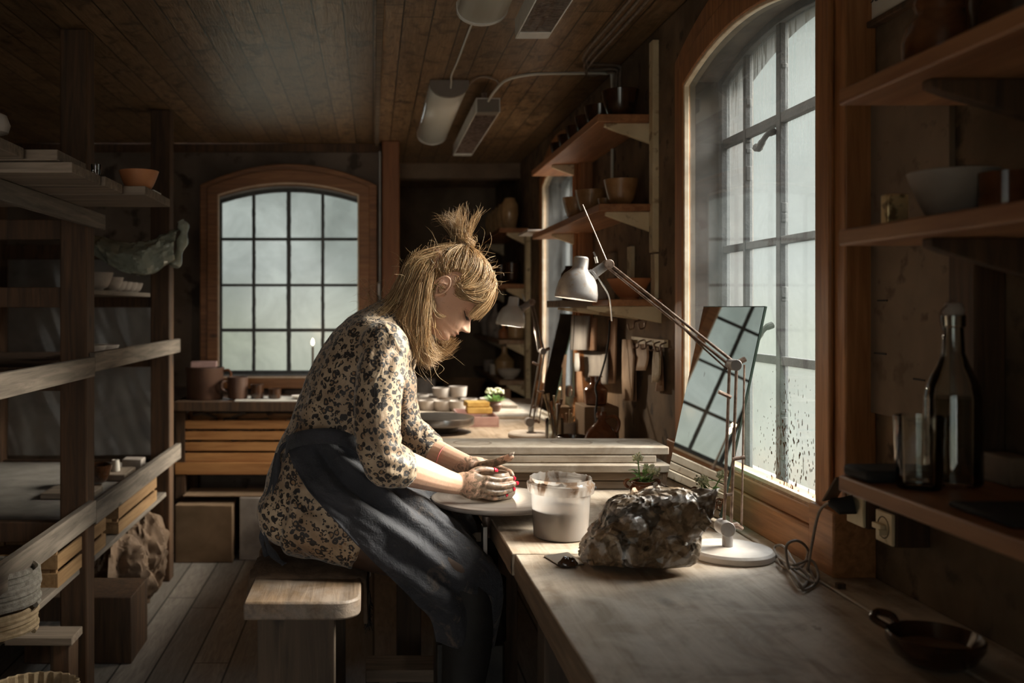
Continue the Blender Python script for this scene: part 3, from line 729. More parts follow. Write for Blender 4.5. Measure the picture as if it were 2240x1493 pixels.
t_ = thing('flower_pot', 'little brown cup pot with yellow-green plant on the rear worktop', 'potted plant', (p.x, 4.75, .815))
G().lathe([(a, b+.816) for a, b in pot_profile(.038, .052)], (p.x, 4.75, 0), 28).build('pot', M['redbrown'], t_)
gl = G(); gb = G()
for k in range(46):
    an = random.uniform(0, 2*PI); leaf(gl, Vector((p.x+.02*math.cos(an), 4.75+.02*math.sin(an), .862)), Vector((math.cos(an), math.sin(an), random.uniform(.5,2))), random.uniform(.03,.06), .007)
    q = Vector((random.uniform(-.04,.04), random.uniform(-.03,.03), .045+random.uniform(0,.022))); gb.ball(Vector((p.x,4.75,.862))+q, .006, 6, 4)
gl.build('leaves', M['green'], t_, fix=False); gb.build('flower_head', M['bud'], t_)
# grey clay pots in rows behind the spare wheel
protos = lathe_thing('clay_cup', cupp(.042, .05), M['greyclay'], (.28, 4.95, .801), '', 'cup', 'unfired grey cups on the rear worktop')
protos['label'] = 'leftmost grey cup of the front row behind the turntable'
CUPL = ['second grey cup from the left in the front row behind the turntable', 'large grey cup right of centre in the front row behind the turntable',
 'grey cup at the left end of the middle row behind the turntable', 'wide grey cup in the middle row, carrying no other cup', 'grey cup at the right of the middle row behind the turntable',
 'grey cup stacked on top at the left of the cluster', 'grey cup stacked on top at the right of the cluster', 'large grey cup standing apart at the right end of the cluster',
 'big grey cup at the far left of the back row', 'big grey cup in the back row beside the far left one', 'small grey cup at the leftmost edge of the middle row']
k = 0
for (x, y, z, s) in ((.36,4.93,.801,1),(.44,4.9,.801,1.05),(.30,5.05,.801,1.1),(.40,5.08,.801,1.2),(.505,5.05,.801,1.0),(.36,5.05,.858,1.0),(.45,5.06,.862,1.05),(.61,5.02,.801,1.1),(.25,5.2,.801,1.2),(.34,5.22,.801,1.1),(.205,5.06,.801,.9)):
    dup(protos, (x, y, z), 0, s, CUPL[k]); k += 1
protos['group'] = 'unfired grey cups on the rear worktop'
# ------------------------------------------------------------------ near things on the worktop
# bucket of slip
p = at(1226, 1165, 2.14); BX, BY, BZ = .4345, 2.218, .801
t_ = thing('slip_bucket', 'translucent white plastic bucket half full of grey-brown slip on the worktop', 'bucket', (BX, BY, BZ))
def bucketmat():
    m, t, b, o = newmat('translucent_bucket'); t.nodes.remove(b); v = coords(t, rnd=False)
    tc = t.nodes.new('ShaderNodeTexCoord'); sp = t.nodes.new('ShaderNodeSeparateXYZ'); t.links.new(tc.outputs['Object'], sp.inputs[0])
    smear = ramp(t, noi(t, coords(t, (1,1,.35), False), 28, 6, .8, .65), [(.50, 0.), (.60, .9)])
    top = ramp(t, sp.outputs['Z'], [(.100, .25), (.116, 1.)])
    f = mth(t, 'MULTIPLY', smear, top); c = mixc(t, f, (.94,.88,.83), (.30,.18,.10))
    dots = ramp(t, noi(t, v, 60, 3), [(.74, 0.), (.76, 1.)]); c = mixc(t, dots, c, (.28,.17,.10))
    d = mixsh(t, .64, sh(t, 'ShaderNodeBsdfDiffuse', c), sh(t, 'ShaderNodeBsdfTranslucent', c))
    d = mixsh(t, mth(t, 'MULTIPLY', mth(t, 'SUBTRACT', 1., f), .48), d, sh(t, 'ShaderNodeBsdfTransparent', (.95,.93,.9)))
    fr = t.nodes.new('ShaderNodeFresnel'); fr.inputs[0].default_value = 1.5
    t.links.new(mixsh(t, fr.outputs[0], d, sh(t, 'ShaderNodeBsdfGlossy', (1,1,1), .12)), o.inputs[0]); return m
bm_ = bucketmat(); c = (BX, BY, BZ)
G().lathe([(0,0),(.058,0),(.062,.003),(.0692,.122),(.0697,.137)], c, 56, cap=False).build('bucket_wall', bm_, t_)
g = G(); n = 112; rows = []
rr = [(.0705,.103),(.0745,.104),(.0755,.115),(.0775,.119),(.0775,.125),(.0715,.128),(.0705,.137),(.0690,.137),(.0690,.122)]
for (r, z) in rr:
    row = []
    for k in range(n):
        a = 2*PI*k/n; q = r+(.0011*math.sin(k*PI/2) if z < .117 else 0); zz = z
        if z > .131:
            zz += .006*max(0, noise.noise(Vector((math.cos(a)*3.2, math.sin(a)*3.2, 4))))*1.6+.004*max(0, noise.noise(Vector((math.cos(a)*9, math.sin(a)*9, 1))))
            if math.sin(a) < -.2: zz -= .008
        row.append(Vector((BX+q*math.cos(a), BY+q*math.sin(a), BZ+zz)))
    rows.append(row)
g.grid(rows, True).build('torn_rim', bm_, t_)
M['slip'] = plain('clay_slip', (.19,.135,.095), (.24,.175,.125), 6, .35, bmp=0)
G().lathe([(0,.003),(.056,.003),(.0605,.005),(.0640,.064),(.0637,.066),(0,.066)], c, 48).build('slip', M['slip'], t_)
# modelling knife blade with lump
p = at(1230, 1232, 1.98)
t_ = thing('scraper', 'thin metal scraper with a lump of dark clay, in front of the bucket', 'scraper', (p.x, 1.98, .80))
P0 = [at(1190,1218,2.04), at(1243,1209,2.07), at(1277,1236,1.975), at(1228,1242,1.955)]
g = G(); g.add([(q.x, q.y, .801) for q in P0]+[(q.x, q.y, .8035) for q in P0], [(3,2,1,0),(4,5,6,7),(0,1,5,4),(1,2,6,5),(2,3,7,6),(3,0,4,7)]); g.build('blade', M['steel'], t_, bevel=.0006)
g = G().ball((0,0,0), 1, 28, 18); g.v = [Vector((p.x+.008+q.x*.020*(1+.3*noise.noise(q*2)), 1.962+q.y*.012, .804+max(0, q.z)*.016*(1+.5*noise.noise(q*2.3+Vector((4,4,4)))))) for q in g.v]
g.build('clay_lump', M['darkglaze'], t_)
# bag of clay
def bagmat():
    m, t, b, o = newmat('muddy_plastic_bag'); v = coords(t, rnd=False)
    n1 = noi(t, v, 8, 6, 1.2, .55); n2 = noi(t, v, 30, 6, .5, .7)
    c = ramp(t, n1, [(.34, (.12,.075,.04)), (.48, (.34,.225,.13)), (.62, (.58,.47,.35))])
    c = mixc(t, ramp(t, n2, [(.45, 0.), (.6, .75)]), c, (.13,.085,.045))
    pale = ramp(t, noi(t, v, 6.5, 5, 2.2, .55), [(.50, 0.), (.56, .85)]); c = mixc(t, pale, c, (.62,.57,.53))
    c = mixc(t, ramp(t, noi(t, v, 9, 3, 3.0, .4), [(.60, 0.), (.63, .8)]), c, (.03,.019,.011))
    t.links.new(c, b.inputs['Base Color']); t.links.new(ramp(t, pale, [(.2,.48),(.8,.22)]), b.inputs['Roughness'])
    b.inputs['Coat Weight'].default_value = .5; b.inputs['Coat Roughness'].default_value = .15
    nv = t.nodes.new('ShaderNodeTexNoise'); nv.inputs['Scale'].default_value = 9; t.links.new(v, nv.inputs['Vector'])
    sv = t.nodes.new('ShaderNodeVectorMath'); sv.operation = 'SCALE'; sv.inputs['Scale'].default_value = .12; t.links.new(nv.outputs['Color'], sv.inputs[0])
    av = t.nodes.new('ShaderNodeVectorMath'); av.operation = 'ADD'; t.links.new(v, av.inputs[0]); t.links.new(sv.outputs[0], av.inputs[1])
    ve = t.nodes.new('ShaderNodeTexVoronoi'); ve.feature = 'DISTANCE_TO_EDGE'; ve.inputs['Scale'].default_value = 24; t.links.new(av.outputs[0], ve.inputs['Vector'])
    ve2 = t.nodes.new('ShaderNodeTexVoronoi'); ve2.feature = 'F1'; ve2.inputs['Scale'].default_value = 46; t.links.new(av.outputs[0], ve2.inputs['Vector'])
    bump(t, b, mth(t, 'ADD', mth(t, 'MULTIPLY', ve.outputs['Distance'], 1.6), mth(t, 'MULTIPLY', ve2.outputs['Distance'], .7)), .9, .014); return m
M['bag'] = bagmat()
def crease(q, s, amp, seed=0):
    q = q*s+Vector((seed, seed*1.7, 0)); a = 0
    for o_ in range(4):
        a += (1-abs(noise.noise(q))*2.6)/(2**o_); q = q*2.1+Vector((3.1, 1.3, 5.5))
    return a*amp
cx, cy = .535, 1.975
g = G().ball((0,0,0), 1, 64, 34)
for q in g.v: q += Vector((random.uniform(-.02,.02), random.uniform(-.02,.02), random.uniform(-.02,.02)))
V = []
for q in g.v:
    x, y, z = q
    if z < 0: k5 = max(.02, math.hypot(x, y))**-.75; x *= k5; y *= k5
    zz = min(1, max(0, z*.5+.5))
    h = interp([(-1,.045),(-.75,.085),(-.45,.125),(.0,.138),(.5,.152),(.85,.168),(1,.170)], x)
    X = x*(lerp(.114, .110, zz) if x < 0 else .118)+(.020*zz if x < 0 else .004*zz)
    Y = y*lerp(.088, .030, zz**1.3)-.030*x-.012*zz
    p = Vector((cx+X, cy+Y, .801+h*math.sin(zz*PI/2)**.9))
    d = unit(Vector((x, y, z*.8))); k_ = min(1, zz/.10)
    amt = crease(p, 4.5, .009, 2)*k_+crease(p, 16, .0055, 9)*k_+.003*k_+random.uniform(-.0022,.0022)*k_
    vd = noise.voronoi(p*15)[0]; amt += .009*(vd[1]-vd[0])*k_; vd = noise.voronoi(p*34+Vector((5,5,5)))[0]; amt += .004*(vd[1]-vd[0])*k_
    # long folds running from the twisted right corner down to the left end
    amt += .0022*math.sin((p.z*1.0+(p.x-cx)*.75)*150+4*noise.noise(p*9))*k_*(1 if x < .3 else .5)
    p += d*(amt-.008); p.z = max(p.z, .801); V.append(p)
g.v = V
t_ = thing('clay_bag', 'crumpled muddy plastic bag of clay standing on the worktop', 'bag', (cx, cy, .80))
g.build('bag_body', M['bag'], t_, ang=16)
def flap(g, P, nu, seed, amp):
    rows = []
    for i in range(nu+1):
        u = i/nu; r = []
        for k in range(nu+1):
            w_ = k/nu; p = P[0]*(1-u)*(1-w_)+P[1]*(1-u)*w_+P[2]*u*w_+P[3]*u*(1-w_)
            n_ = unit((P[1]-P[0]).cross(P[3]-P[0])); p = p+n_*(crease(p, 20, amp, seed)-amp*.5+.012*math.sin(u*9+seed)*w_)
            p.z = max(p.z, .802)
            r.append(p)
        rows.append(r)
    g.grid(rows)
g = G()
flap(g, [Vector((.565,1.915,.945)), Vector((.63,1.99,.90)), Vector((.705,1.985,.905)), Vector((.694,1.93,.974))], 22, 1, .008)
flap(g, [Vector((.60,1.90,.935)), Vector((.655,1.885,.89)), Vector((.672,1.90,.915)), Vector((.690,1.92,.968))], 18, 4, .006)
g.build('bag_neck', M['bag'], t_, solid=.0012, fix=False, ang=25)
g = G(); flap(g, [Vector((.50,1.965,.885)), Vector((.555,1.965,.885)), Vector((.548,1.995,.958)), Vector((.540,1.995,.955))], 14, 8, .005)
g.build('bag_corner', M['leather'], t_, solid=.0012, fix=False, ang=25)
g = G(); g.tube(catmull([Vector((.41+.05*math.cos(a)*(1+.2*a), 2.33+.02*math.sin(2*a), .8015)) for a in [x*.5 for x in range(0, 9)]], 5), .0005, 4)
for q in g.v: q += Vector((.07, -.02, 0))
tag(g.build('wire_thread', M['black'], loc=(.48, 2.3, .80)), 'thin loose thread curling on the worktop between bucket and flower pot', 'thread')
# ------------------------------------------------------------------ lamps
def rod(g, a, b, r, n=8): g.tube([a, b], r, n)
def architect_lamp(name, label, base, elbow, head, lampmat, s=1., shade_r=.053, wire=True, glow=0, rodmat=None):
    rodmat = rodmat or M['rod']
    t_ = thing(name, label, 'desk lamp', base)
    B = Vector(base); E = Vector(elbow); H = Vector(head)
    G().lathe([(0,0),(.086*s,0),(.089*s,.003),(.089*s,.013),(.084*s,.018),(.02*s,.021),(0,.021)], B, 56).build('base', M['lampbase'], t_)
    bk = B+Vector((-.006*s, 0, .02))
    G().lathe([(0,0),(.011*s,0),(.011*s,.03),(0,.03)], bk, 16).build('stem', lampmat, t_)
    piv = bk+Vector((0, 0, .042)); wv = Vector((.0,1,0))
    g = G(); g.tube([piv+Vector((-.008,-.026,0)), piv+Vector((-.008,.016,0))], .016*s, 20); g.build('pivot_knob', M['lampgrey'], t_, bevel=.001)
    def two(nm, a, b, sep, r):
        g = G()
        for k in (-1, 1): rod(g, a+Vector((sep*k, 0, 0)), b+Vector((sep*k, 0, 0)), r)
        return g.build(nm, rodmat, t_)
    two('lower_rods', piv, E, .0075*s, .0034*s)
    g = G(); rod(g, piv+Vector((.030*s, 0, 0)), E+Vector((.024*s, 0, -.0)), .0022*s); rod(g, E+Vector((.0, 0, .0)), E+Vector((.026*s, 0, .012)), .006*s)
    g.tube([piv, piv+Vector((.02*s,0,.004)), piv+Vector((.032*s,0,-.004))], [.008*s,.007*s,.004*s], 8); g.build('tension_rod', M['rod'], t_)
    v_ = (E-piv)
    for pa, pb, rr_ in ((piv+v_*.80+Vector((-.03*s,-.004,.012)), piv+v_*.80+Vector((-.004,-.004,0)), .0042*s), (piv+v_*.42+Vector((.004,-.004,0)), piv+v_*.42+Vector((.030*s,-.004,.004)), .0042*s), (piv+v_*.20+Vector((-.006,-.004,0)), piv+v_*.20+Vector((.006,-.004,.002)), .0035*s)):
        G().tube([pa, pb], rr_, 8).build('spring_peg', M['rod'], t_)
    G().tube([E+Vector((0,-.020,0)), E+Vector((0,.016,0))], .012*s, 20).build('elbow_joint', M['lampgrey'], t_, bevel=.001)
    d = unit(H-E); sd_ = unit(d.cross(Vector((0,1,0)))); g = G()
    for k in (-1, 1): rod(g, E+sd_*.0055*s*k, H+sd_*.0055*s*k, .0034*s)
    g.tube([E+sd_*.016*s, E+d*.10+sd_*.012*s, E+d*.25], [.002*s,.002*s,.001], 6)
    g.build('upper_rods', rodmat, t_)
    G().tube([H+Vector((0,-.022,0)), H+Vector((0,.016,0))], .0125*s, 20).build('head_joint', M['rod'], t_, bevel=.001)
    # shade hangs off the end of a short arm
    ax = unit(Vector((-.14, 0, -1))); R_ = Vector((0,0,-1)).rotation_difference(ax).to_matrix().to_4x4()
    top = H+Vector((-.066*s, -.0, .020*s)); r = shade_r*s
    Mx = Matrix.Translation(top) @ R_
    prof = [(0,0),(.015*s,-.0),(.0185*s,-.004),(.0195*s,-.03*s),(.024*s,-.036*s),(.038*s,-.048*s),(.048*s,-.068*s),(r,-.092*s),(r+.0005,-.110*s)]
    g = G().lathe(prof, (0,0,0), 48, Mx, cap=False); sh_ = g.build('shade', lampmat, t_, solid=.0014)
    g = G()
    for k in range(6):
        a = k*PI/3; c = Mx @ Vector((.009*s*math.cos(a), .009*s*math.sin(a), .0009)); g.lathe([(0,0),(.0026*s,0),(.0026*s,.0006),(0,.0006)], c, 10)
    g.build('vent_holes', M['black'], sh_)
    G().lathe([(0,-.045*s),(.012,-.047*s),(.022*s,-.075*s),(.018*s,-.092*s),(.0,-.10*s)], (0,0,0), 20, Mx).build('bulb', M['white'], t_)
    if glow:
        l = bpy.data.lights.new('bulb_glow', 'POINT'); l.energy = glow; l.color = (1, .84, .64); l.shadow_soft_size = .02; lo = bpy.data.objects.new('bulb_glow', l); C.objects.link(lo); lo.location = Mx @ Vector((0,0,-.104*s))
    c0 = H+Vector((-.008,-.004,-.004)); c1 = H+Vector((-.036*s,-.006,-.024*s))
    g = G().tube([c0, c1], [.0115*s, .0125*s], 18); g.tube([c1, c1+unit(c1-c0)*.008], [.015*s, .015*s], 18); g.build('swivel_collar', M['lampgrey'], t_, bevel=.0008)
    g = G(); q = H+Vector((-.028*s,-.006,.004)); g.tube([q, q+Vector((-.004,0,.016*s))], .004*s, 8); g.cbox(q+Vector((-.006,0,.022*s)), (.004,.004,.014*s), (0,-.5,0)); g.build('wing_nut', M['steel'], t_)
    if wire:
        a = catmull([H+Vector((-.030*s,-.012,-.030*s)), H+Vector((-.018*s,-.016,-.05*s)), H+Vector((.0,-.018,-.085*s)), H+Vector((.006*s,-.02,-.145*s))], 6)
        G().tube(a, .0022*s, 6).build('wire', M['steel'], t_)
        a = [H+Vector((.0,.004,.008)), H+Vector((-.03,.006,.08)), H+Vector((-.062,.008,.155))]
        G().tube(catmull(a, 6), .0019, 6).build('antenna_rod', M['rod'], t_)
    return t_
M['lampbase'] = plain('dusty_lamp_base', (.44,.38,.33), (.62,.56,.50), 14, .6, bmp=.05)
L1 = architect_lamp('architect_lamp', 'grey jointed desk lamp leaning over the worktop from its round dusty base', (.762, 2.045, .8005), (.768, 2.045, 1.208), (.604, 2.47, 1.440), M['lampgrey'], glow=1.2)
M['lampsilver'] = plain('pale_silver_enamel', (.74,.76,.76), (.82,.84,.84), 20, .25, 0, bmp=0)
b2 = at(1165, 955, 3.9)
architect_lamp('architect_lamp', 'smaller-looking pale silver desk lamp on the rear worktop by the far window', (.655, 3.93, .8005), (.70, 3.95, 1.150), (.672, 4.06, 1.352), M['lampsilver'], 1.12, .053, False, 15, M['steel'])
# ------------------------------------------------------------------ mirrors
def mirror(name, label, x0, x1, y0, y1, z1, mat):
    zb = .8015; o = thing(name, label, 'mirror', (x0, (y0+y1)/2, zb))
    d = Vector((x1-x0, 0, z1-zb)); nrm = unit(Vector((-(z1-zb), 0, x1-x0)))
    def q(y, u, off): return Vector((x0, y, zb))+d*u+nrm*off
    g = G(); v = [q(y0,0,0),q(y1,0,0),q(y1,1,0),q(y0,1,0)]; v += [p+nrm*.001 for p in v]
    g.add([p for p in v[:4]]+[p-nrm*.005 for p in v[:4]], [(0,1,2,3),(7,6,5,4),(0,4,5,1),(1,5,6,2),(2,6,7,3),(3,7,4,0)]); g.build('mirror_edge', M['mirroredge'], o)
    g = G(); g.add([q(y0+.002,.004,.0008),q(y1-.002,.004,.0008),q(y1-.002,.996,.0008),q(y0+.002,.996,.0008)], [(0,1,2,3)]); g.build('mirror_glass', mat, o, fix=False)
    return o
M['mirroredge'] = plain('green_glass_edge', (.03,.05,.035), (.06,.09,.07), 20, .3, bmp=0)
mirror('leaning_mirror', 'tall frameless mirror leaning on the near window, reflecting the back window', .812, .925, 2.262, 2.682, 1.333, M['mirror'])
M['mirrordark'] = M['mirror'].copy()
mirror('leaning_mirror', 'narrow dark-looking mirror leaning beside the far window behind the silver lamp', .80, .915, 4.34, 4.68, 1.30, M['mirrordark'])
# ------------------------------------------------------------------ shelves between the windows
def bracket(name, x0, x1, y, z, h, parent, mat, th=.02):
    g = G(); y0, y1 = y, y+th
    P = [(x0, z), (x1, z), (x1, z-h), (x0+(x1-x0)*.12, z-h*.28), (x0, z-h*.16)]
    n = len(P); g.add([(x, y0, zz) for x, zz in P]+[(x, y1, zz) for x, zz in P], [tuple(range(n)), tuple(range(2*n-1, n-1, -1))]+[(k, n+k, n+(k+1) % n, (k+1) % n) for k in range(n)])
    return g.build(name, mat, parent, bevel=.002)
def wshelf(label, x0, y0, y1, z, th, mat, bks, bmat, bh=.075, name='wall_shelf'):
    t_ = thing(name, label, 'shelf', (XW, (y0+y1)/2, z))
    G().box(x0, XW, y0, y1, z-th, z).build('shelf_board', mat, t_, bevel=.003)
    for y in bks: bracket('bracket', x0+.03 if x0 > .7 else x0+.012, XW, y, z-th-.0005, bh, t_, bmat)
    return t_
tag(G().box(XW-.022, XW, 3.30, 3.345, 1.52, 2.25).build('shelf_upright', M['cream'], loc=(XW, 3.32, 1.5), bevel=.002), 'chipped cream upright batten on the wall left of the near window frame', 'batten')
wshelf('topmost varnished shelf between the two right windows, dark bowls on it', .785, 3.35, 4.74, 2.005, .028, M['shelfY'], (3.37, 4.35), M['cream'])
wshelf('middle varnished shelf between the right windows, carrying brown bowls', .785, 3.33, 4.72, 1.69, .026, M['shelfY'], (3.35, 4.35), M['cream'])
t_ = thing('wall_shelf', 'low deep shelf with cream bracket and terracotta bowl above the hanging tools', 'shelf', (XW, 3.6, 1.36))
G().box(.80, XW, 3.26, 3.50, 1.335, 1.358).build('shelf_board', M['shelfY'], t_, bevel=.003)
G().box(.685, .9, 3.505, 3.78, 1.330, 1.356).build('shelf_board', M['greyX'], t_, bevel=.003)
bracket('bracket', .735, XW, 3.27, 1.334, .058, t_, M['cream'], .022); bracket('bracket', .69, XW, 3.56, 1.329, .045, t_, M['cream'], .022)
bb = lathe_thing('bowl', bowlp(.067, .105, .55, .004, .55), M['darkglaze'], (.895, 3.47, 2.006), 'dark brown bowl at the near end of the topmost shelf', 'bowl', 'dark bowls on the topmost shelf')
labs = ['second dark bowl from the near end of the topmost shelf','third dark bowl from the near end of the topmost shelf','fourth dark bowl from the near end of the topmost shelf','fifth dark bowl from the near end of the topmost shelf','last dark bowl at the far end of the topmost shelf']
for k, lb in enumerate(labs): dup(bb, (.872, 3.68+.19*k, 2.006), 0, .9-.03*k, lb)
b2_ = lathe_thing('bowl', bowlp(.062, .093, .5, .004, .5), M['brownb'] if 'brownb' in M else glaze('caramel_glaze', (.26,.13,.05), (.38,.21,.09), .3), (.885, 3.42, 1.691), 'shiny caramel brown bowl at the near end of the middle shelf', 'bowl', 'brown bowls on the middle shelf')
for (x, y, s, lb) in ((.875,3.60,.5,'little cup behind the caramel bowl on the middle shelf'),(.862,3.78,1.06,'larger brown bowl in the middle of the middle shelf'),(.85,3.98,1.0,'brown bowl furthest along the middle shelf'),(.92,3.66,.45,'tiny dark cup near the wall on the middle shelf')):
    dup(b2_, (x, y, 1.691), 0, s, lb)
bx('slate_tile', .74,.95,4.60,4.88,1.6915,1.703, M['greyclay'], 'flat grey tile sticking out at the far end of the middle shelf', 'tile')
lathe_thing('bowl', bowlp(.078, .072, .42, .005, .75), M['terra'], (.905, 3.385, 1.359), 'wide terracotta bowl on the low shelf above the hanging tools', 'bowl')
lathe_thing('stone_lump', [(0,0),(.025,0),(.033,.02),(.028,.05),(.012,.062),(0,.062)], M['greyclay'], (.815, 3.44, 1.359), 'rough grey lump beside the terracotta bowl', 'lump', None, 14, .5)
lathe_thing('jar', [(0,0),(.04,0),(.045,.02),(.045,.10),(.03,.12),(.03,.13),(0,.13)], M['darkglaze'], (.76, 3.64, 1.357), 'dark squat jar on the grey board behind the lamp shade', 'jar')
# cream strips, boards and hooks on the wall
def wallitem(name, y0, y1, z0, z1, th, mat, label, cat, tilt=0, parent=None, x=XW):
    g = G().box(-th, 0, y0-(y0+y1)/2, y1-(y0+y1)/2, z0-(z0+z1)/2, z1-(z0+z1)/2); me = g.mesh(name)
    o = link(name, me, mat, None, Vector((x-.001, (y0+y1)/2, (z0+z1)/2)), .0015); o.rotation_euler.x = tilt; return tag(o, label, cat)
wallitem('batten', 3.30, 3.35, 1.36, 1.515, .014, M['cream'], 'short cream batten between low shelf and cream upright', 'batten')
wallitem('batten', 3.60, 3.66, 1.36, 1.56, .014, M['cream'], 'cream batten on the wall behind the terracotta bowl', 'batten')
wallitem('pinned_card', 3.86, 4.02, 1.36, 1.55, .012, M['boardpanel'], 'small grey card pinned to the wall under the middle shelf', 'card')
t_ = thing('hook_rack', 'small cream wall rack with metal hooks on the wall below the low shelf', 'hook rack', (XW, 3.33, 1.2))
ya, yb_ = yx(1452, .97), yx(1380, .97)
G().box(XW-.014, XW, ya, yb_, 1.196, 1.222).build('rack_board', M['cream'], t_, bevel=.0015)
hy = [yx(p, .95) for p in (1444, 1430, 1412, 1396)]
for y in hy:
    G().tube(catmull([(XW-.014,y,1.214),(XW-.034,y,1.206),(XW-.036,y,1.188),(XW-.050,y,1.186),(XW-.054,y,1.200)], 4), .0028, 6).build('hook', M['rod'], t_)
for (y, z) in ((3.36, 1.29), (3.50, 1.285)):
    tag(G().tube(catmull([(XW-.002,y,z),(XW-.03,y,z-.008),(XW-.034,y,z-.03),(XW-.05,y,z-.034),(XW-.055,y,z-.015)], 4), .0032, 6).build('wall_hook', M['rod'], loc=(XW, y, z)), 'near single metal hook under the low shelf bracket' if y < 3.4 else 'far single metal hook under the low shelf bracket', 'hook')
def hanging(name, mat, pl, x, label, cat, curl=.01, th=.003):
    g = G(); rows = []                                    # pl: (px left, px right, py) outline rows on the plane X = x
    for i, (a, b, py) in enumerate(pl):
        r = []
        for k in range(7):
            px = a+(b-a)*k/6; xx = x+curl*math.sin(i*.9+k*.5); Y = yx(px, xx); r.append(Vector((xx, Y, EYE-(py-672)/F*Y)))
        rows.append(r)
    g.grid(rows); c = sum(g.v, Vector())/len(g.v)
    return tag(g.build(name, mat, loc=c, solid=th, fix=False, ang=60), label, cat)
M['slip_wood'] = wood('reddish_slip', (.30,.15,.08), (.50,.32,.20), 'Z', 1, .7, .3)
hanging('leather_strip', M['leather'], [(1362,1382,742),(1361,1388,780),(1361,1386,830),(1362,1384,876)], .955, 'long brown leather strip hanging from the leftmost hook of the rack', 'strip', .006)
hanging('leather_strip', M['slip_wood'], [(1383,1389,752),(1382,1391,810),(1383,1392,877)], .968, 'thin reddish strip hanging behind the long leather strip', 'strip', .003)
hanging('leather_strip', M['leather'], [(1392,1417,752),(1393,1419,780),(1388,1416,798),(1390,1412,810)], .955, 'short wide leather piece hanging in the middle of the rack', 'strip', .006)
hanging('paper_strip', M['cane'], [(1431,1441,760),(1428,1445,785),(1427,1445,815),(1426,1440,836)], .952, 'speckled pale strip hanging from the right hook of the rack', 'strip', .005)
hanging('leather_strip', M['slip_wood'], [(1441,1447,757),(1440,1450,800),(1434,1452,855)], .972, 'dark thin strip hanging behind the speckled strip', 'strip', .003)
hanging('grey_board', wood('grey_weathered', (.30,.28,.26), (.50,.48,.45), 'Z', 1, .9, .5), [(1252,1289,690),(1250,1286,730),(1248,1284,765)], .885, 'grey weathered board hanging under the low shelf', 'board', .0, .008)
hanging('brown_board', M['slip_wood'], [(1291,1305,695),(1288,1303,766)], .90, 'narrow brown board hanging right of the grey one', 'board', 0, .008)
hanging('brown_board', M['slip_wood'], [(1329,1349,695),(1329,1348,770),(1328,1346,838)], .955, 'tall orange-brown board on the wall behind the black cable', 'board', 0, .006)
hanging('apron_cloth', M['cloth_grey'], [(1270,1330,768),(1268,1330,800),(1280,1330,832),(1300,1330,840)], .94, 'grey cloth hanging below the boards on the wall', 'cloth', .008)
hanging('palette_knife', M['white'], [(1258,1266,772),(1257,1268,800),(1259,1266,812)], .90, 'white oval tool hanging left of the grey cloth', 'tool', 0, .004)
hanging('wooden_ladle', M['slip_wood'], [(1262,1272,812),(1262,1275,850),(1264,1278,880)], .90, 'wooden handle hanging below the white oval tool', 'tool', 0, .006)
hanging('saw_blade', M['kraft'], [(1236,1240,775),(1229,1238,800),(1227,1236,870),(1224,1234,935)], .86, 'long thin rusty blade standing upright beside the far window', 'blade', 0, .003)
hanging('key_plate', M['darkglaze'], [(1240,1248,842),(1236,1252,852),(1237,1252,862),(1240,1248,868)], .87, 'small dark notched plate hanging on a wire by the far window', 'plate', 0, .004)
g = G(); g.tube(catmull([Vector((.793,3.77,1.3295)), at(1256,703,3.775), at(1253,764,3.85), at(1253,800,3.92), at(1250,842,3.95)], 6), .0015, 5); tag(g.build('hanging_wire', M['black'], loc=at(1253,800,3.95)), 'thin wire carrying the notched plate', 'wire')
a = [at(px, py, Y) for px, py, Y in ((1334,700,3.72),(1331,745,3.68),(1325,780,3.66),(1314,820,3.64),(1303,845,3.62),(1306,870,3.58),(1303,905,3.54),(1306,925,3.5))]
tag(G().tube(catmull(a, 6), .0038, 7).build('black_cable', M['black'], loc=a[3]), 'black cable hanging down the wall between the boards and the rack', 'cable')
# jug, bowl, jars at the right end of the rear worktop
t_ = thing('stoneware_jug', 'glossy dark brown round jug with narrow neck behind the plank stack', 'jug', (.815, 3.42, .80)); jx, jy = .815, 3.42
G().lathe([(0,.801),(.045,.801),(.055,.806),(.064,.83),(.063,.855),(.052,.885),(.032,.91),(.017,.922),(.013,.932),(.017,.938),(.019,.950),(.016,.958),(.011,.958),(.009,.94),(0,.94)], (jx,jy,0), 40).build('jug_body', glaze('shiny_umber', (.13,.045,.02),(.22,.085,.04), .14), t_)
G().tube(catmull([(jx+.014,jy,.935),(jx+.045,jy,.942),(jx+.062,jy,.925),(jx+.058,jy,.895),(jx+.048,jy,.885)], 5), .0065, 10).build('handle', M['brownglaze'], t_)
lathe_thing('bowl', bowlp(.062, .06, .7, .004, .3), M['darkglaze'], (.73, 3.50, .801), 'dark glossy bowl left of the stoneware jug', 'bowl')
t_ = thing('glass_dish', 'shallow clear glass dish in front of the dark bowl', 'dish', (.70, 3.2, .80))
G().lathe([(0,.801),(.055,.801),(.066,.812),(.068,.816),(.064,.816),(.054,.806),(0,.805)], (.70,3.2,0), 40).build('dish', M['clear'], t_)
lathe_thing('glass_cover', [(0,0),(.05,0),(.052,.004),(.03,.02),(.008,.026),(.01,.034),(0,.036)], M['clear'], (.62, 3.32, .801), 'clear glass lid lying left of the glass dish', 'lid')
lathe_thing('saucer', [(0,0),(.03,0),(.058,.008),(.06,.012),(.03,.006),(0,.005)], M['whiteclay'], (.545, 3.62, .801), 'pale saucer at the foot of the silver lamp', 'saucer')
t_ = thing('tool_jar', 'glass jar packed with brushes and modelling tools near the far window', 'jar', (.705, 3.72, .80))
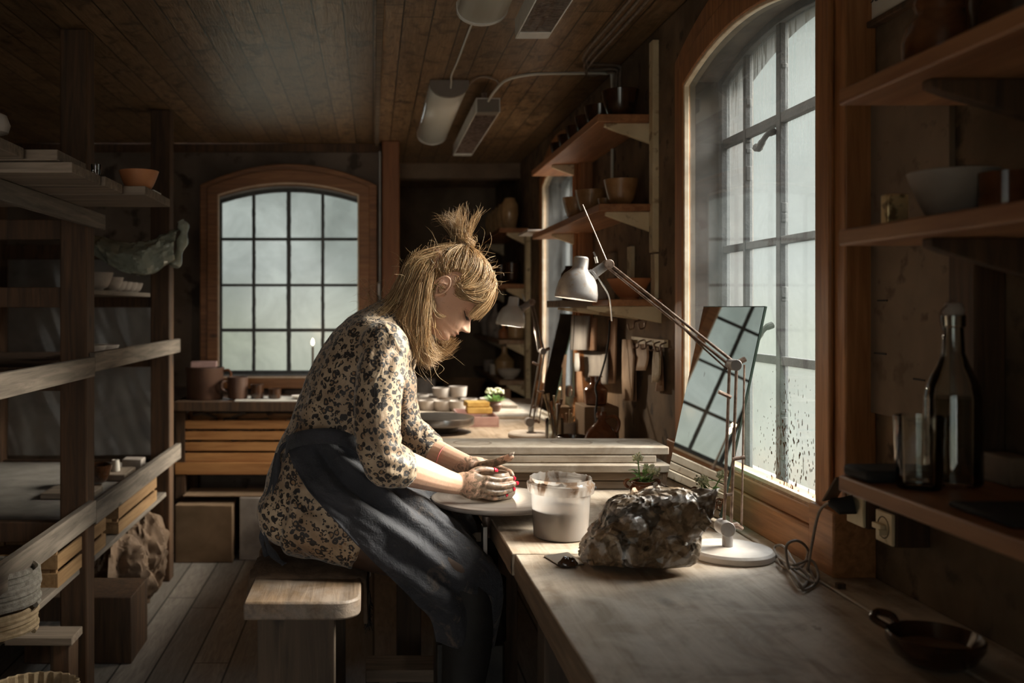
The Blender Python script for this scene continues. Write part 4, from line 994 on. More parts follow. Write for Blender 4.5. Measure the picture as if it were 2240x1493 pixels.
G().lathe([(0,.802),(.034,.802),(.036,.806),(.036,.90),(.033,.90),(.033,.81),(0,.81)], (.705,3.72,0), 28).build('jar_glass', M['clear'], t_)
for k in range(11):
    a = random.uniform(0, 2*PI); s = random.uniform(.01,.045); b0 = Vector((.705+.012*math.cos(a+2), 3.72+.012*math.sin(a+2), .812)); e = Vector((.705+s*math.cos(a), 3.72+s*math.sin(a), random.uniform(.93,1.0)))
    G().tube([b0, lerp(b0, e, .8), e], [.0025, .003, random.choice((.001, .007, .005))], 6).build('brush', random.choice((M['frame'], M['redbrown'], M['white'], M['cane'])), t_)
t_ = thing('tool_jar', 'clay mug with wooden sticks right of the brush jar', 'jar', (.655, 3.78, .80))
G().lathe([(a, b+.801) for a, b in cupp(.03,.075)], (.775,3.80,0), 24).build('mug', M['greyclay'], t_)
for k in range(6):
    a = random.uniform(0, 2*PI); G().tube([(.775,3.80,.815), (.775+.025*math.cos(a), 3.80+.025*math.sin(a), random.uniform(.90,.96))], .0035, 6).build('stick', random.choice((M['cane'], M['slip_wood'])), t_)
bx('cardboard_box', .80,.93,3.62,3.80,.801,.955, M['card'], 'cardboard box with pale tape stripes behind the jug', 'box')
g = G().box(.835,.847,3.6185,3.62,.803,.955); g.box(.862,.872,3.6185,3.62,.803,.955); g.build('tape_strip', M['lampgrey'], bpy.data.objects['cardboard_box'])
for o in list(bpy.data.objects['cardboard_box'].children):
    o.location = -bpy.data.objects['cardboard_box'].location+ORI['cardboard_box']; 
bx('cardboard_box', .745,.80,3.84,3.92,.801,.93, M['card'], 'small folded card box behind the sticks mug', 'box')
lathe_thing('jug', bottlep(.045,.11,.45,.5,.8), M['brownglaze'], (.86, 3.70, .956), 'little brown glazed jug standing on the taped cardboard box', 'jug')
lathe_thing('pot', cupp(.02,.045,.003,1.2), M['whiteclay'], (.72, 3.60, .801), 'tiny white pot between tool jar and dark bowl', 'pot')
g = G()
for k in range(5):
    g.tube(catmull([Vector((.60+random.uniform(-.03,.06), 3.55+random.uniform(-.05,.05), .803+.004*k)) for _ in range(6)], 6), .0022, 5)
tag(g.build('wire_tangle', M['rod'], loc=(.62, 3.55, .80)), 'tangle of thin wire lying at the foot of the silver lamp', 'wire')
# ------------------------------------------------------------------ shelves in the dark corner beyond the far window
x4 = .80
def cshelf(z, mat, lb):
    t_ = thing('corner_shelf', lb, 'shelf', (XW, 6.8, z)); G().box(x4, XW, 6.06, 7.6, z-.028, z).build('shelf_board', mat, t_, bevel=.003)
    bracket('bracket', x4+.05, XW, 6.08, z-.029, .085, t_, M['cream'], .03); bracket('bracket', x4+.05, XW, 7.2, z-.029, .085, t_, M['cream'], .03)
cshelf(1.832, M['shelfY'], 'uppermost shelf in the dark far corner, holding tall pale jars')
cshelf(1.478, M['shelfY'], 'second shelf down in the far corner, holding beakers')
cshelf(1.125, M['shelfpale'], 'third shelf down in the far corner, holding small bottles')
cshelf(.868, M['shelfpale'], 'lowest shelf in the far corner, holding a jug and a white bowl')
vase = [(0,0),(.035,0),(.042,.01),(.058,.10),(.055,.16),(.036,.19),(.034,.2),(.028,.2),(.028,.18),(0,.17)]
lathe_thing('vase', vase, M['tanglaze'], (.885, 6.2, 1.833), 'tan vase at the near end of the uppermost corner shelf', 'vase', 'vases on the uppermost corner shelf')
for k, lb in enumerate(('second vase on the uppermost corner shelf','third vase on the uppermost corner shelf','fourth vase on the uppermost corner shelf','fifth and palest vase on the uppermost corner shelf')):
    dup(bpy.data.objects['vase'], (.875, 6.42+.2*k, 1.833), k, .92, lb)
lathe_thing('beaker', cupp(.045,.14,.004,1.25), M['darkglaze'], (.90, 6.2, 1.479), 'dark ribbed beaker at the near end of the second corner shelf', 'beaker', 'beakers on the second corner shelf')
dup(bpy.data.objects['beaker'], (.865, 6.45, 1.479), 1, .95, 'paler beaker behind the dark one on the second corner shelf')
dup(bpy.data.objects['beaker'], (.87, 6.7, 1.479), 1, .9, 'third beaker on the second corner shelf')
lathe_thing('bottle', bottlep(.034,.105,.25,.4,.75), M['terra'], (.86, 6.3, 1.126), 'little orange bottle on the third corner shelf', 'bottle')
lathe_thing('bottle', bottlep(.055,.23,.3,.45,.8), M['greyclay'], (.86, 6.75, 1.126), 'tall grey bottle on the third corner shelf', 'bottle')
lathe_thing('bottle', bottlep(.055,.15,.3,.5,.8), M['tanglaze'], (.925, 6.2, 1.126), 'round tan bottle behind the silver lamp shade', 'bottle')
lathe_thing('bottle', bottlep(.036,.09,.3,.4,.8), M['greyclay'], (.845, 6.45, 1.126), 'small round grey bottle left of the orange one', 'bottle')
lathe_thing('vase', vase, M['greyclay'], (.85, 7.1, 1.126), 'grey vase at the far end of the third corner shelf', 'vase')
lathe_thing('jug', bottlep(.068,.20,.3,.45,.78), M['tanglaze'], (.90, 6.55, .869), 'amber stoneware jug on the lowest corner shelf', 'jug')
lathe_thing('bowl', bowlp(.078,.06,.45), M['whiteclay'], (.885, 6.22, .869), 'small white bowl at the near end of the lowest corner shelf', 'bowl')
lathe_thing('cup', cupp(.04,.07), M['whiteclay'], (.845, 6.62, .869), 'white conical cup left of the amber jug', 'cup')
lathe_thing('cup', cupp(.035,.08), M['greyclay'], (.84, 6.95, .869), 'dim grey cup at the far end of the lowest corner shelf', 'cup')
tag(G().box(XW-.03,XW,5.98,6.05,.55,1.78).build('shelf_upright', M['cream'], loc=(XW,6.0,.55), bevel=.002), 'cream upright carrying the corner shelves', 'batten')
t_ = thing('corner_table', 'dim table in the dark far corner below the shelves', 'table', (.55, 6.6, 0))
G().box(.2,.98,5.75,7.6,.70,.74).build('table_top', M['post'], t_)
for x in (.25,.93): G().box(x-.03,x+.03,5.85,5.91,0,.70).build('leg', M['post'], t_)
lathe_thing('basket', [(0,0),(.10,0),(.14,.09),(.15,.12),(.14,.12),(.13,.09),(0,.02)], M['kraft'], (.60, 6.3, .741), 'kraft-brown basket on the dim corner table', 'basket', None, 24, .15)
bx('wood_block', .72,.85,5.9,6.05,.741,.83, M['slip_wood'], 'brown wood block on the dim corner table', 'block')
lathe_thing('crock', cupp(.07,.13), M['greyclay'], (.33, 6.2, .741), 'grey crock on the left of the dim corner table', 'crock')
# ------------------------------------------------------------------ storage rack along the left
rk = thing('storage_rack', 'tall dark timber drying rack with grey rails along the left side', 'rack', (-1.4, 3.3, 0))
XP = -1.03; pw = .047
for (x, y) in ((XP,3.35),(XP,4.70),(XP,1.95),(-1.85,3.35),(-1.85,4.70),(-1.85,1.95)):
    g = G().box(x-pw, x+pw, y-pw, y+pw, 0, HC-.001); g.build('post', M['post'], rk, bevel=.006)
xr = XP+pw
for (z, y0, y1, h, th) in ((1.14,3.33,4.80,.068,.022),(1.125,1.9,3.327,.068,.022),(.615,3.33,4.80,.075,.026),(.625,1.9,3.327,.075,.026),(1.635,1.9,3.45,.055,.024)):
    G().box(xr, xr+th, y0, y1, z-h/2, z+h/2).build('rail', M['greyY'], rk, bevel=.003)
for y in (3.35, 4.70):
    for z in (1.60, 1.365, 1.075, .55, .385):
        G().box(-1.9, XP-pw, y-.02, y+.02, z-.035, z+.035).build('cross_rail', M['post'], rk, bevel=.003)
for (z, y0, y1, x0, mt) in ((.58,3.46,4.66,-1.85,'cloth_grey'),(.435,3.46,4.66,-1.85,'greyY'),(.44,1.95,3.28,-1.85,'greyY'),(1.115,3.46,4.66,-1.85,'post'),(1.40,3.5,4.66,-1.85,'greyY'),(.16,3.4,4.66,-1.9,'greyY')):
    G().box(x0, XP-pw+.0 if z != .435 and z != .44 else XP+.03, y0, y1, z-.02, z).build('shelf_board', M[mt], rk, bevel=.003)
# plank ends lying across the top rail
pl = [(2.28,2.48,-.86,1.689),(2.40,2.62,-.775,1.664),(2.46,2.66,-.745,1.6635),(2.68,2.84,-.735,1.6635),(2.87,3.20,-.675,1.6635)]
pl = [(2.16,2.34,-.85,1.692),(2.36,2.60,-.775,1.692),(2.38,2.63,-.745,1.664),(2.64,2.82,-.735,1.664),(2.85,3.20,-.675,1.664)]
plb = ['rack plank nearest the camera, a turned wooden bowl on its end', 'upper of the two overlapping rack planks near the first post', 'lower of the two overlapping rack planks near the first post', 'middle plank lying across the rack top between its neighbours', 'furthest plank lying across the rack top, terracotta bowl on its end']
for (y0,y1,x1,z0), lb in zip(pl, plb):
    bx('rack_plank', -1.80, x1, y0, y1, z0, z0+.0265, M['greyX'], lb, 'plank', 'planks lying across the rack top', .002)
lathe_thing('bowl', bowlp(.062,.066,.5,.004,.6), M['terra'], (-.735, 3.02, 1.6915), 'red-brown terracotta bowl on the furthest rack plank', 'bowl')
lathe_thing('turned_bowl', [(0,0),(.02,0),(.03,.004),(.022,.014),(.045,.022),(.050,.04),(.042,.062),(.03,.068),(0,.068)], M['greyclay'], (-.905, 2.26, 1.7195), 'round grey lidded bowl on the nearest rack plank', 'bowl')
lathe_thing('shot_glass', cupp(.013,.028,.002,1.05), M['clear'], (-.755, 2.62, 1.6915), 'tiny glass standing at the edge of the rack planks', 'glass')
bx('folded_pouch', -1.35,-1.02,2.9,3.12,1.6915,1.76, M['sheet'], 'pale rolled plastic pouch behind the first rack post', 'pouch', None, .02)
lathe_thing('basin', bowlp(.13,.10,.5), M['greyclay'], (-1.22, 2.55, 1.7195), 'large dim basin on the rack top behind the lidded bowl', 'basin')
bx('putty_knife', -.705,-.68,2.99,3.09,1.6915,1.6965, M['white'], 'small white blade lying by the terracotta bowl', 'blade', None, .001)
# plastic bag hanging over the end of the rack top
g = G(); rows = []
top = catmull([Vector((-1.30,3.70,1.62)), Vector((-1.22,3.85,1.63)), Vector((-1.12,3.9,1.62)), Vector((-1.02,3.95,1.60)), Vector((-.92,3.95,1.61)), Vector((-.80,4.0,1.66))], 9)
bot = catmull([Vector((-1.22,3.75,1.60)), Vector((-1.13,3.82,1.55)), Vector((-1.07,3.85,1.51)), Vector((-1.0,3.88,1.47)), Vector((-.90,3.88,1.46)), Vector((-.80,3.9,1.52))], 9)
for i in range(22):
    u = i/21; r = []
    for k in range(len(top)):
        p = top[k].lerp(bot[k], u); p = p+Vector((0,-1,.1))*(.06*math.sin(PI*u)+crease(p, 11, .03, 3)-.015); r.append(p)
    rows.append(r)
tag(g.grid(rows).build('plastic_bag', M['bagplastic'], loc=(-1.03,3.86,1.54), solid=.001, fix=False, ang=20), 'crumpled greenish plastic bag hanging below the rack top between the posts', 'bag')
g = G(); g.tube(catmull([Vector((-.82,3.97,1.50)), Vector((-.80,4.0,1.58)), Vector((-.785,4.0,1.65)), Vector((-.80,4.0,1.69))], 6), [.02+.006*math.sin(i) for i in range(19)], 10)
tag(g.build('plastic_roll', M['bagplastic'], loc=(-.8,4.,1.55)), 'twisted pale plastic sleeve standing up beside the second rack post', 'plastic')
# plastic curtain at the far end of the rack
def curtain(name, x0, x1, y, z0, z1, label, seed):
    g = G(); rows = []
    for i in range(41):
        u = i/40; r = []
        for k in range(61):
            v_ = k/60; x = x0+(x1-x0)*v_; z = z0+(z1-z0)*u
            r.append(Vector((x, y+.018*noise.noise(Vector((x*7, z*2.2, seed)))+.006*noise.noise(Vector((x*22+z*9, z*5, seed))), z)))
        rows.append(r)
    return tag(g.grid(rows).build(name, M['sheet'], loc=((x0+x1)/2, y, z0), fix=False, ang=60), label, 'plastic sheet')
curtain('plastic_sheet', -1.80, -1.09, 4.745, .60, 1.62, 'hazy plastic sheet hanging across the far end of the rack', 1)
curtain('plastic_sheet', -2.20, -1.42, 3.425, .48, 1.62, 'hazy plastic sheet hanging behind the first rack post', 5)
# pots inside the rack
cb = lathe_thing('bowl', bowlp(.075,.075,.45), M['greyclay'], (-1.17, 4.05, 1.401), 'largest grey bowl of the row on the upper rack shelf', 'bowl', 'grey bowls on the upper rack shelf')
for k, (y, s) in enumerate(((4.2,.8),(4.32,.6),(4.42,.6),(4.52,.6),(4.62,.6))): dup(cb, (-1.15, y, 1.401), 0, s, 'smaller grey bowl %s on the upper rack shelf' % ('just behind the largest', 'third in the row', 'fourth in the row', 'fifth in the row', 'last in the row')[k])
cb2 = lathe_thing('bowl', bowlp(.09,.055,.45), M['greyclay'], (-1.2, 4.0, 1.116), 'wide grey bowl on the middle rack shelf', 'bowl')
dup(cb2, (-1.19, 4.2, 1.116), 0, .9, 'second wide grey bowl on the middle rack shelf'); 
bx('ware_board', -1.4,-1.08,4.3,4.5,1.116,1.13, M['greyX'], 'pale board at the far side of the middle rack shelf', 'board', None, .002)
lathe_thing('mortar', bowlp(.07,.085,.4), M['darkglaze'], (-1.17, 4.05, .581), 'dark mortar bowl on the grey cloth of the rack', 'mortar')
lathe_thing('pestle', cupp(.02,.05,.004,.8), M['whiteclay'], (-1.13, 4.22, .611), 'white pestle cup beside the dark mortar', 'cup')
bx('wood_block', -1.26,-1.07,4.14,4.34,.581,.61, M['greyX'], 'pale block on the rack cloth under the white cup', 'block')
bx('wood_block', -1.3,-1.10,3.75,3.92,.581,.603, M['greyX'], 'flat pale board on the rack cloth nearest the first post', 'board')
bx('card_box', -1.14,-1.05,4.36,4.44,.581,.64, M['greyclay'], 'small grey box beside the pestle cup', 'box')
# crates and bags on the low shelf
def crate(name, x0, x1, y0, y1, z0, z1, n, mat, label, ax='Y', group=None):
    t_ = thing(name, label, 'crate', ((x0+x1)/2, (y0+y1)/2, z0)); h = (z1-z0)
    for k, (a, b) in enumerate((((x0,x0+.008),(y0,y1)), ((x1-.008,x1),(y0,y1)), ((x0+.008,x1-.008),(y0,y0+.008)), ((x0+.008,x1-.008),(y1-.008,y1)))):
        g = G()
        for j in range(n):
            za = z0+h*j/n; g.box(a[0],a[1],b[0],b[1],za+.002,za+h/n*.80)
        g.build('slatted_side', mat, t_, bevel=.001)
    g = G()
    for x in (x0+.009, x1-.029):
        for y in (y0+.009, y1-.029): g.box(x, x+.02, y, y+.02, z0, z1)
    g.build('corner_posts', mat, t_)
    G().box(x0+.0085,x1-.0085,y0+.0085,y1-.0085,z0+.001,z0+.007).build('crate_floor', mat, t_)
    return t_
crate('slatted_crate', -1.4, -1.0, 3.78, 4.45, .436, .555, 2, M['crateY'], 'light slatted crate on the low rack shelf nearer the second post')
crate('slatted_crate', -1.4, -1.0, 3.05, 3.60, .436, .555, 2, M['crateY'], 'light slatted crate on the low rack shelf behind the first post')
def lumpy(name, c, r, mat, seed, label, cat, amp=.05, s=7, top=1.):
    g = G().ball((0,0,0), 1, 90, 60); V = []
    for q in g.v:
        p = Vector((c[0]+q.x*r[0]*(1-.25*max(0,q.z)), c[1]+q.y*r[1]*(1-.25*max(0,q.z)), c[2]+(q.z*.5+.5)*r[2])); p += unit(q)*(crease(Vector((p.x,p.y,p.z*.45)), s, amp, seed)-amp*.3+.25*amp*(noise.voronoi(p*16)[0][1]-noise.voronoi(p*16)[0][0])); p.z = max(p.z, c[2]+.001); V.append(p)
    g.v = V; return tag(g.build(name, mat, loc=c, ang=28), label, cat)
lumpy('paper_sack', (-1.13,4.50,.001), (.17,.14,.38), M['kraft'], 2, 'tall crumpled kraft paper sack standing under the rack by the second post', 'sack', .034, 8)
lumpy('paper_sack', (-1.12,4.10,.001), (.16,.13,.33), M['kraft'], 5, 'shorter crumpled kraft sack in front of the tall one', 'sack', .034, 9)
bx('dark_box', -1.30,-.90,3.58,3.84,.001,.25, M['post'], 'dark wooden box on the floor beside the first rack post', 'box')
lathe_thing('wooden_disc', [(0,0),(.055,0),(.058,.01),(.058,.03),(.055,.034),(0,.034)], M['greyclay'], (-.97, 3.18, .001), 'pale round disc on the floor at the foot of the first rack post', 'disc')
# rope coil on a bundle of cane, wicker basket, pail at the lower left
def coil(name, c, r, z0, n, tr, mat, label, cat, wob=.004):
    pts = []
    for k in range(n*28): 
        a = 2*PI*k/28; rr_ = r+wob*noise.noise(Vector((math.cos(a)*2, math.sin(a)*2, k*.02))); pts.append(Vector((c[0]+rr_*math.cos(a), c[1]+rr_*math.sin(a), z0+tr*1.7*k/28+.003*noise.noise(Vector((a*2, k*.1, 0))))))
    return tag(G().tube(pts, tr, 6).build(name, mat, loc=(c[0],c[1],z0)), label, cat)
coil('cane_coil', (-1.05,2.62,0), .125, .448, 5, .0075, M['cane'], 'coil of pale cane lying on the near rack shelf', 'cane coil')
coil('rope_coil', (-1.05,2.62,0), .130, .520, 7, .0085, M['rope'], 'coil of grey rope resting on top of the cane coil', 'rope coil')
g = G(); rows = []
for i in range(40):
    z = .003+.22*i/39; r = []
    for k in range(96):
        a = 2*PI*k/96; q = .105+.015*z/.22+.005*math.sin(k*PI/2+ (i % 2)*PI)*(1 if i % 2 else -1); r.append(Vector((-.99+q*math.cos(a), 2.825+q*.8*math.sin(a), z)))
    rows.append(r)
tag(g.grid(rows, True).build('wicker_basket', M['cane'], loc=(-.99,2.825,0), solid=.004, fix=False), 'woven wicker basket on the floor under the near rack shelf', 'basket')
t_ = thing('pail', 'dark metal pail with wire handle in the lower left corner', 'pail', (-.955, 2.62, 0))
G().lathe([(0,.003),(.07,.003),(.075,.01),(.082,.20),(.085,.205),(.081,.208),(.077,.20),(.07,.02),(0,.018)], (-.955,2.62,0), 36).build('pail_body', M['blackm'], t_)
G().lathe([(0,.196),(.074,.196),(.074,.204),(.03,.212),(0,.212)], (-.955,2.62,0), 30).build('pail_lid', M['greyclay'], t_)
G().tube(catmull([(-.955-.083,2.62,.195),(-.955-.06,2.56,.22),(-.955,2.54,.235),(-.955+.06,2.56,.22),(-.955+.083,2.62,.195)], 6), .003, 6).build('wire_handle', M['rod'], t_)
lumpy('paper_scrap', (-1.02,2.46,.001), (.06,.06,.22), M['paper'], 3, 'white crumpled paper standing left of the pail', 'paper', .03, 12)
bx('timber_stub', -.985,-.925,2.93,3.02,.001,.30, M['post'], 'short dark timber stub standing before the first rack post', 'timber')
bx('stub_board', -1.12,-.915,2.92,3.03,.301,.325, M['greyX'], 'grey board lying on the short timber stub', 'board', None, .002)
# ------------------------------------------------------------------ back of the room under the window
t_ = thing('window_table', 'dark narrow table below the back window carrying crocks and cups', 'table', (-.75, 5.35, 0))
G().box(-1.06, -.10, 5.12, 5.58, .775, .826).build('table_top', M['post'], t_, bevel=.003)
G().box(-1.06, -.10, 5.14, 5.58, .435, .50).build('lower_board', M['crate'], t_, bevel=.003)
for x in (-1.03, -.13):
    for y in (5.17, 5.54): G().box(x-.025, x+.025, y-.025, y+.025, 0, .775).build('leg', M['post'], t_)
bx('white_tray_cloth', -.74,-.30,5.13,5.40,.8265,.832, M['paper'], 'pale cloth strip under the small cups on the window table', 'cloth', None, .001)
crate('slatted_crate', -1.055, -.125, 5.15, 5.5, .502, .735, 4, M['crate'], 'wide orange slatted crate under the window table')
g = G()
for k in range(60):
    q = Vector((random.uniform(-1.0,-.2), random.uniform(5.2,5.45), .60+random.uniform(0,.14))); g.cbox(q, (random.uniform(.04,.14), .03, .012), (random.uniform(-.3,.3), random.uniform(-.3,.3), random.uniform(-.6,.6)))
tag(g.build('wood_scraps', M['kraft'], loc=(-.6,5.3,.51)), 'heap of wood scraps filling the wide orange crate', 'wood scraps')['kind'] = 'stuff'
t_ = thing('crock', 'large brown lidded crock on the left of the window table', 'crock', (-.925, 5.30, .827)); cx_, cy_ = -.925, 5.30
G().lathe([(0,.827),(.095,.827),(.100,.835),(.102,.98),(.106,.99),(.106,1.0),(.098,1.0),(.094,.84),(0,.84)], (cx_,cy_,0), 44).build('crock_body', M['redbrown'], t_)
G().tube(catmull([(cx_+.10,cy_,.98),(cx_+.128,cy_,.985),(cx_+.142,cy_,.965),(cx_+.138,cy_,.935)], 5), .007, 8).build('handle', M['brownglaze'], t_)
bx('cutting_block', -1.0,-.86,5.25,5.36,1.0005,1.032, M['redpink'], 'pinkish block lying on top of the large crock', 'block', None, .003, .1)
t_ = thing('mug', 'brown mug right of the large crock', 'mug', (-.735, 5.25, .833)); mx_ = -.737
G().lathe([(a, b+.833) for a, b in cupp(.054,.118,.004,1.04)], (mx_,5.25,0), 32).build('mug_body', M['redbrown'], t_)
G().tube(catmull([(mx_-.05,5.22,.93),(mx_-.075,5.2,.925),(mx_-.078,5.2,.89),(mx_-.053,5.22,.87)], 5), .006, 8).build('handle', M['redbrown'], t_)
def hexcup(r, h): return cupp(r, h, .005, 1.02)
lathe_thing('small_cup', hexcup(.036,.078), M['darkglaze'], (-.63, 5.24, .833), 'taller of the two small dark cups on the window table', 'cup', None, 10)
lathe_thing('small_cup', hexcup(.036,.054), M['darkglaze'], (-.535, 5.24, .833), 'shorter small dark cup on the window table', 'cup', None, 10)
lathe_thing('saucer', [(0,0),(.03,0),(.055,.012),(.058,.018),(.03,.006),(0,.005)], M['whiteclay'], (-.385, 5.22, .833), 'white saucer beside the candle on the window table', 'saucer')
t_ = thing('candle', 'slim lit candle burning in front of the back window', 'candle', (-.333, 5.36, .833)); kx = -.334
G().lathe([(0,.827),(.03,.827),(.03,.833),(.008,.845),(.011,.90),(.014,.905),(.014,.915),(0,.915)], (kx,5.36,0), 20).build('candle_holder', M['redbrown'], t_)
G().lathe([(0,.915),(.0075,.915),(.006,1.112),(0,1.113)], (kx,5.36,0), 14).build('candle_stick', M['darkcandle'] if 'darkcandle' in M else plain('dark_wax', (.10,.07,.05), (.14,.10,.07), 8, .5), t_)
G().lathe([(0,1.118),(.006,1.124),(.0085,1.134),(.006,1.146),(0,1.158)], (kx,5.36,0), 12).build('flame', M['flame'], t_)
l = bpy.data.lights.new('candle_glow', 'POINT'); l.energy = .25; l.color = (1,.65,.35); l.shadow_soft_size = .01; o = bpy.data.objects.new('candle_glow', l); C.objects.link(o); o.location = (kx, 5.34, 1.175)
bx('cardboard_box', -1.03,-.73,5.0,5.3,.001,.30, M['card'], 'brown cardboard box on the floor under the window table', 'box')
bx('cardboard_box', -.70,-.45,5.05,5.4,.001,.33, M['greyclay'], 'grey-brown box on the floor right of the cardboard one', 'box')
bx('folded_card', -1.0,-.55,5.06,5.28,.333,.338, M['card'], 'sheet of cardboard lying tilted over the floor boxes', 'cardboard', None, .001)
# white pull cord and switch by the upright
t_ = thing('wall_cable', 'white cable with inline switch running down beside the red-brown upright', 'cable', (.035, 5.6, 1.5))
G().tube([(.043,5.60,2.24),(.043,5.60,1.36),(.040,5.60,1.2),(.043,5.60,.85)], .005, 8).build('cable', M['white'], t_)
G().box(.030,.046,5.585,5.60,1.40,1.47).build('inline_switch', M['white'], t_, bevel=.003)
# ------------------------------------------------------------------ ceiling fittings
def fluoro(label, x, y0, y1):
    t_ = thing('fluorescent_light', label, 'ceiling light', (x, (y0+y1)/2, HC)); g = G(); n = 12; rows = []
    for y in (y0+.02, y1-.02):
        rows.append([Vector((x+.078*math.cos(PI*k/n), y, HC-.022-.048*math.sin(PI*k/n))) for k in range(n+1)])
    g.grid(rows); g.build('diffuser', M['diffuser'], t_, solid=.002, fix=False)
    G().box(x-.080,x+.080,y0+.01,y1-.01,HC-.022,HC-.0005).build('housing', M['white'], t_)
    for (a, b) in ((y0,y0+.02),(y1-.02,y1)):
        g = G(); P = [Vector((x+.082*math.cos(PI*k/n), 0, HC-.022-.052*math.sin(PI*k/n))) for k in range(n+1)]+[Vector((x-.082,0,HC-.001)), Vector((x+.082,0,HC-.001))]; m = len(P)
        g.add([p+Vector((0,a,0)) for p in P]+[p+Vector((0,b,0)) for p in P], [tuple(range(m)), tuple(range(2*m-1, m-1, -1))]+[(k, m+k, m+(k+1) % m, (k+1) % m) for k in range(m)]); g.build('end_cap', M['capgrey'] if a == y0 else M['white'], t_)
M['diffuser'] = plain('milky_diffuser', (.66,.66,.60), (.70,.70,.64), 4, .3, bmp=0); M['capgrey'] = plain('grey_cap', (.20,.17,.14), (.24,.20,.17), 8, .6, bmp=0)
fluoro('unlit fluorescent ceiling light further from the camera, above the corner shelves', .325, 4.05, 5.25)
fluoro('unlit fluorescent ceiling light cut off by the top edge of the photo', .345, 1.80, 3.03)
def heater(label, x, y0, y1):
    t_ = thing('infrared_heater', label, 'ceiling heater', (x, (y0+y1)/2, HC)); z = HC-.115; wd = .052
    g = G(); g.box(x-wd,x-wd+.004,y0,y1,z,z+.06); g.box(x+wd-.004,x+wd,y0,y1,z,z+.06); g.box(x-wd+.004,x+wd-.004,y0,y1,z+.056,z+.06); g.build('housing', M['white'], t_)
    for (a, b) in ((y0,y0+.07),(y1-.07,y1)): G().box(x-wd+.0045,x+wd-.0045,a,b,z-.001,z+.055).build('end_panel', M['white'] if a != y0 else M['capgrey'], t_, bevel=.001)
    G().box(x-wd+.006,x+wd-.006,y0+.07,y1-.07,z+.045,z+.055).build('reflector', M['chrome'], t_)
    g = G(); 
    for k in range(int((y1-y0-.14)/.012)): y = y0+.075+k*.012; g.box(x-wd+.005,x+wd-.005,y,y+.0022,z,z+.002)
    g.box(x-.002,x+.002,y0+.07,y1-.07,z+.002,z+.004); g.build('grille', M['rod'], t_)
    for xx in (-.018,.018): G().tube([(x+xx,y0+.07,z+.025),(x+xx,y1-.07,z+.025)], .006, 8).build('heating_tube', M['capgrey'], t_)
    for y in (y0+.15, y1-.15): G().box(x-.012,x+.012,y-.002,y+.002,z+.06,HC).build('hanger', M['rod'], t_)
heater('infrared heater with grey end hanging from the ceiling in the background', .50, 4.15, 5.35)
heater('infrared heater with wire grille hanging near the top edge of the photo', .50, 1.75, 3.02)
zc = HC-.006
def cable(name, P, r, mat, label): return tag(G().tube(catmull(P, 5), r, 7).build(name, mat, loc=P[0]), label, 'cable')
cable('ceiling_cable', [(.345,3.03,zc-.01),(.335,3.2,zc),(.33,3.7,zc),(.325,3.95,zc),(.33,4.02,zc-.01),(.33,4.05,zc-.03)], .004, M['diffuser'], 'pale clipped cable joining the two fluorescent lights')
cable('ceiling_cable', [(.50,4.15,HC-.07),(.52,4.08,HC-.04),(.56,3.98,zc-.01),(.66,3.93,zc),(.80,3.92,zc),(.95,3.92,zc),(.978,3.92,zc-.03),(.978,3.92,1.9),(.978,3.92,1.71)], .006, M['diffuser'], 'pale cable looping from the far heater across to the wall')
cable('ceiling_cable', [(.40,4.1,zc-.02),(.44,3.98,zc),(.52,4.0,zc-.01),(.53,4.12,zc-.03)], .005, M['cordm'], 'dark short cable between far light and far heater')
for k, dx in enumerate((0, .028, .056)):
    cable('conduit', [(.80+dx,.9,zc),(.80+dx,2.0,zc),(.80+dx,3.2,zc),(.80+dx,3.6+.1*k,zc),(.84+dx,3.75+.1*k,zc),(.975,3.80+.05*k,zc),(.979,3.80+.05*k,zc-.05),(.979,3.80+.05*k,2.03)], .006, M['cordm'], 'grey ceiling conduit %s of the bundle of three along the right wall' % ('innermost', 'in the middle', 'outermost')[k])
# ------------------------------------------------------------------ right side shelves near the camera
YR = 1.515
def rshelf(z, lb, x0=.735):
    t_ = thing('display_shelf', lb, 'shelf', (XW, .9, z)); G().box(x0, XW-.001, .3, YR, z-.025, z).build('shelf_board', M['shelfY'], t_, bevel=.003)
    for y in (1.33, .7): bracket('bracket', .775, XW-.001, y, z-.0255, .075, t_, M['post'], .025)
rshelf(1.673, 'upper shelf at the right edge of the photo, brown jugs on it')
rshelf(1.452, 'middle shelf at the right edge, grey bowl and gold tin on it')
rshelf(1.066, 'lower shelf at the right edge, glass and swing-top bottle on it')
tag(G().box(XW-.012,XW-.001,1.62,1.965,1.125,1.725).build('pin_board', M['boardpanel'], loc=(XW,1.8,1.4), bevel=.001), 'grey-brown board fixed to the wall right of the near window', 'board')
pb = bpy.data.objects['pin_board']
for k, (px, py, L) in enumerate(((1930,657,.036),(1925,773,.044),(2010,830,.036))):
    Y = yx(px, .972); z = EYE-(py-672)/F*Y; G().box(XW-.0135,XW-.0118,Y-L/2,Y+L/2,z-.0015,z+.0015).build('slot', M['black'], pb)
bx('wall_post', XW-.05,XW-.001,1.49,1.56,1.08,1.44, M['post'], 'dark upright timber on the wall behind the glass bottle', 'timber')
t_ = thing('stoneware_jar', 'dark brown stoneware jar with handle on the upper right shelf', 'jar', (.86, 1.42, 1.674)); 
G().lathe([(0,1.674),(.046,1.674),(.050,1.68),(.052,1.72),(.047,1.745),(.036,1.757),(.034,1.765),(.037,1.775),(.035,1.785),(.030,1.785),(.028,1.76),(0,1.75)], (.835,1.41,0), 36).build('jar_body', M['brownglaze'], t_)
G().tube(catmull([(.865,1.40,1.775),(.885,1.39,1.77),(.892,1.39,1.745),(.882,1.40,1.73)], 5), .005, 8).build('handle', M['darkglaze'], t_)
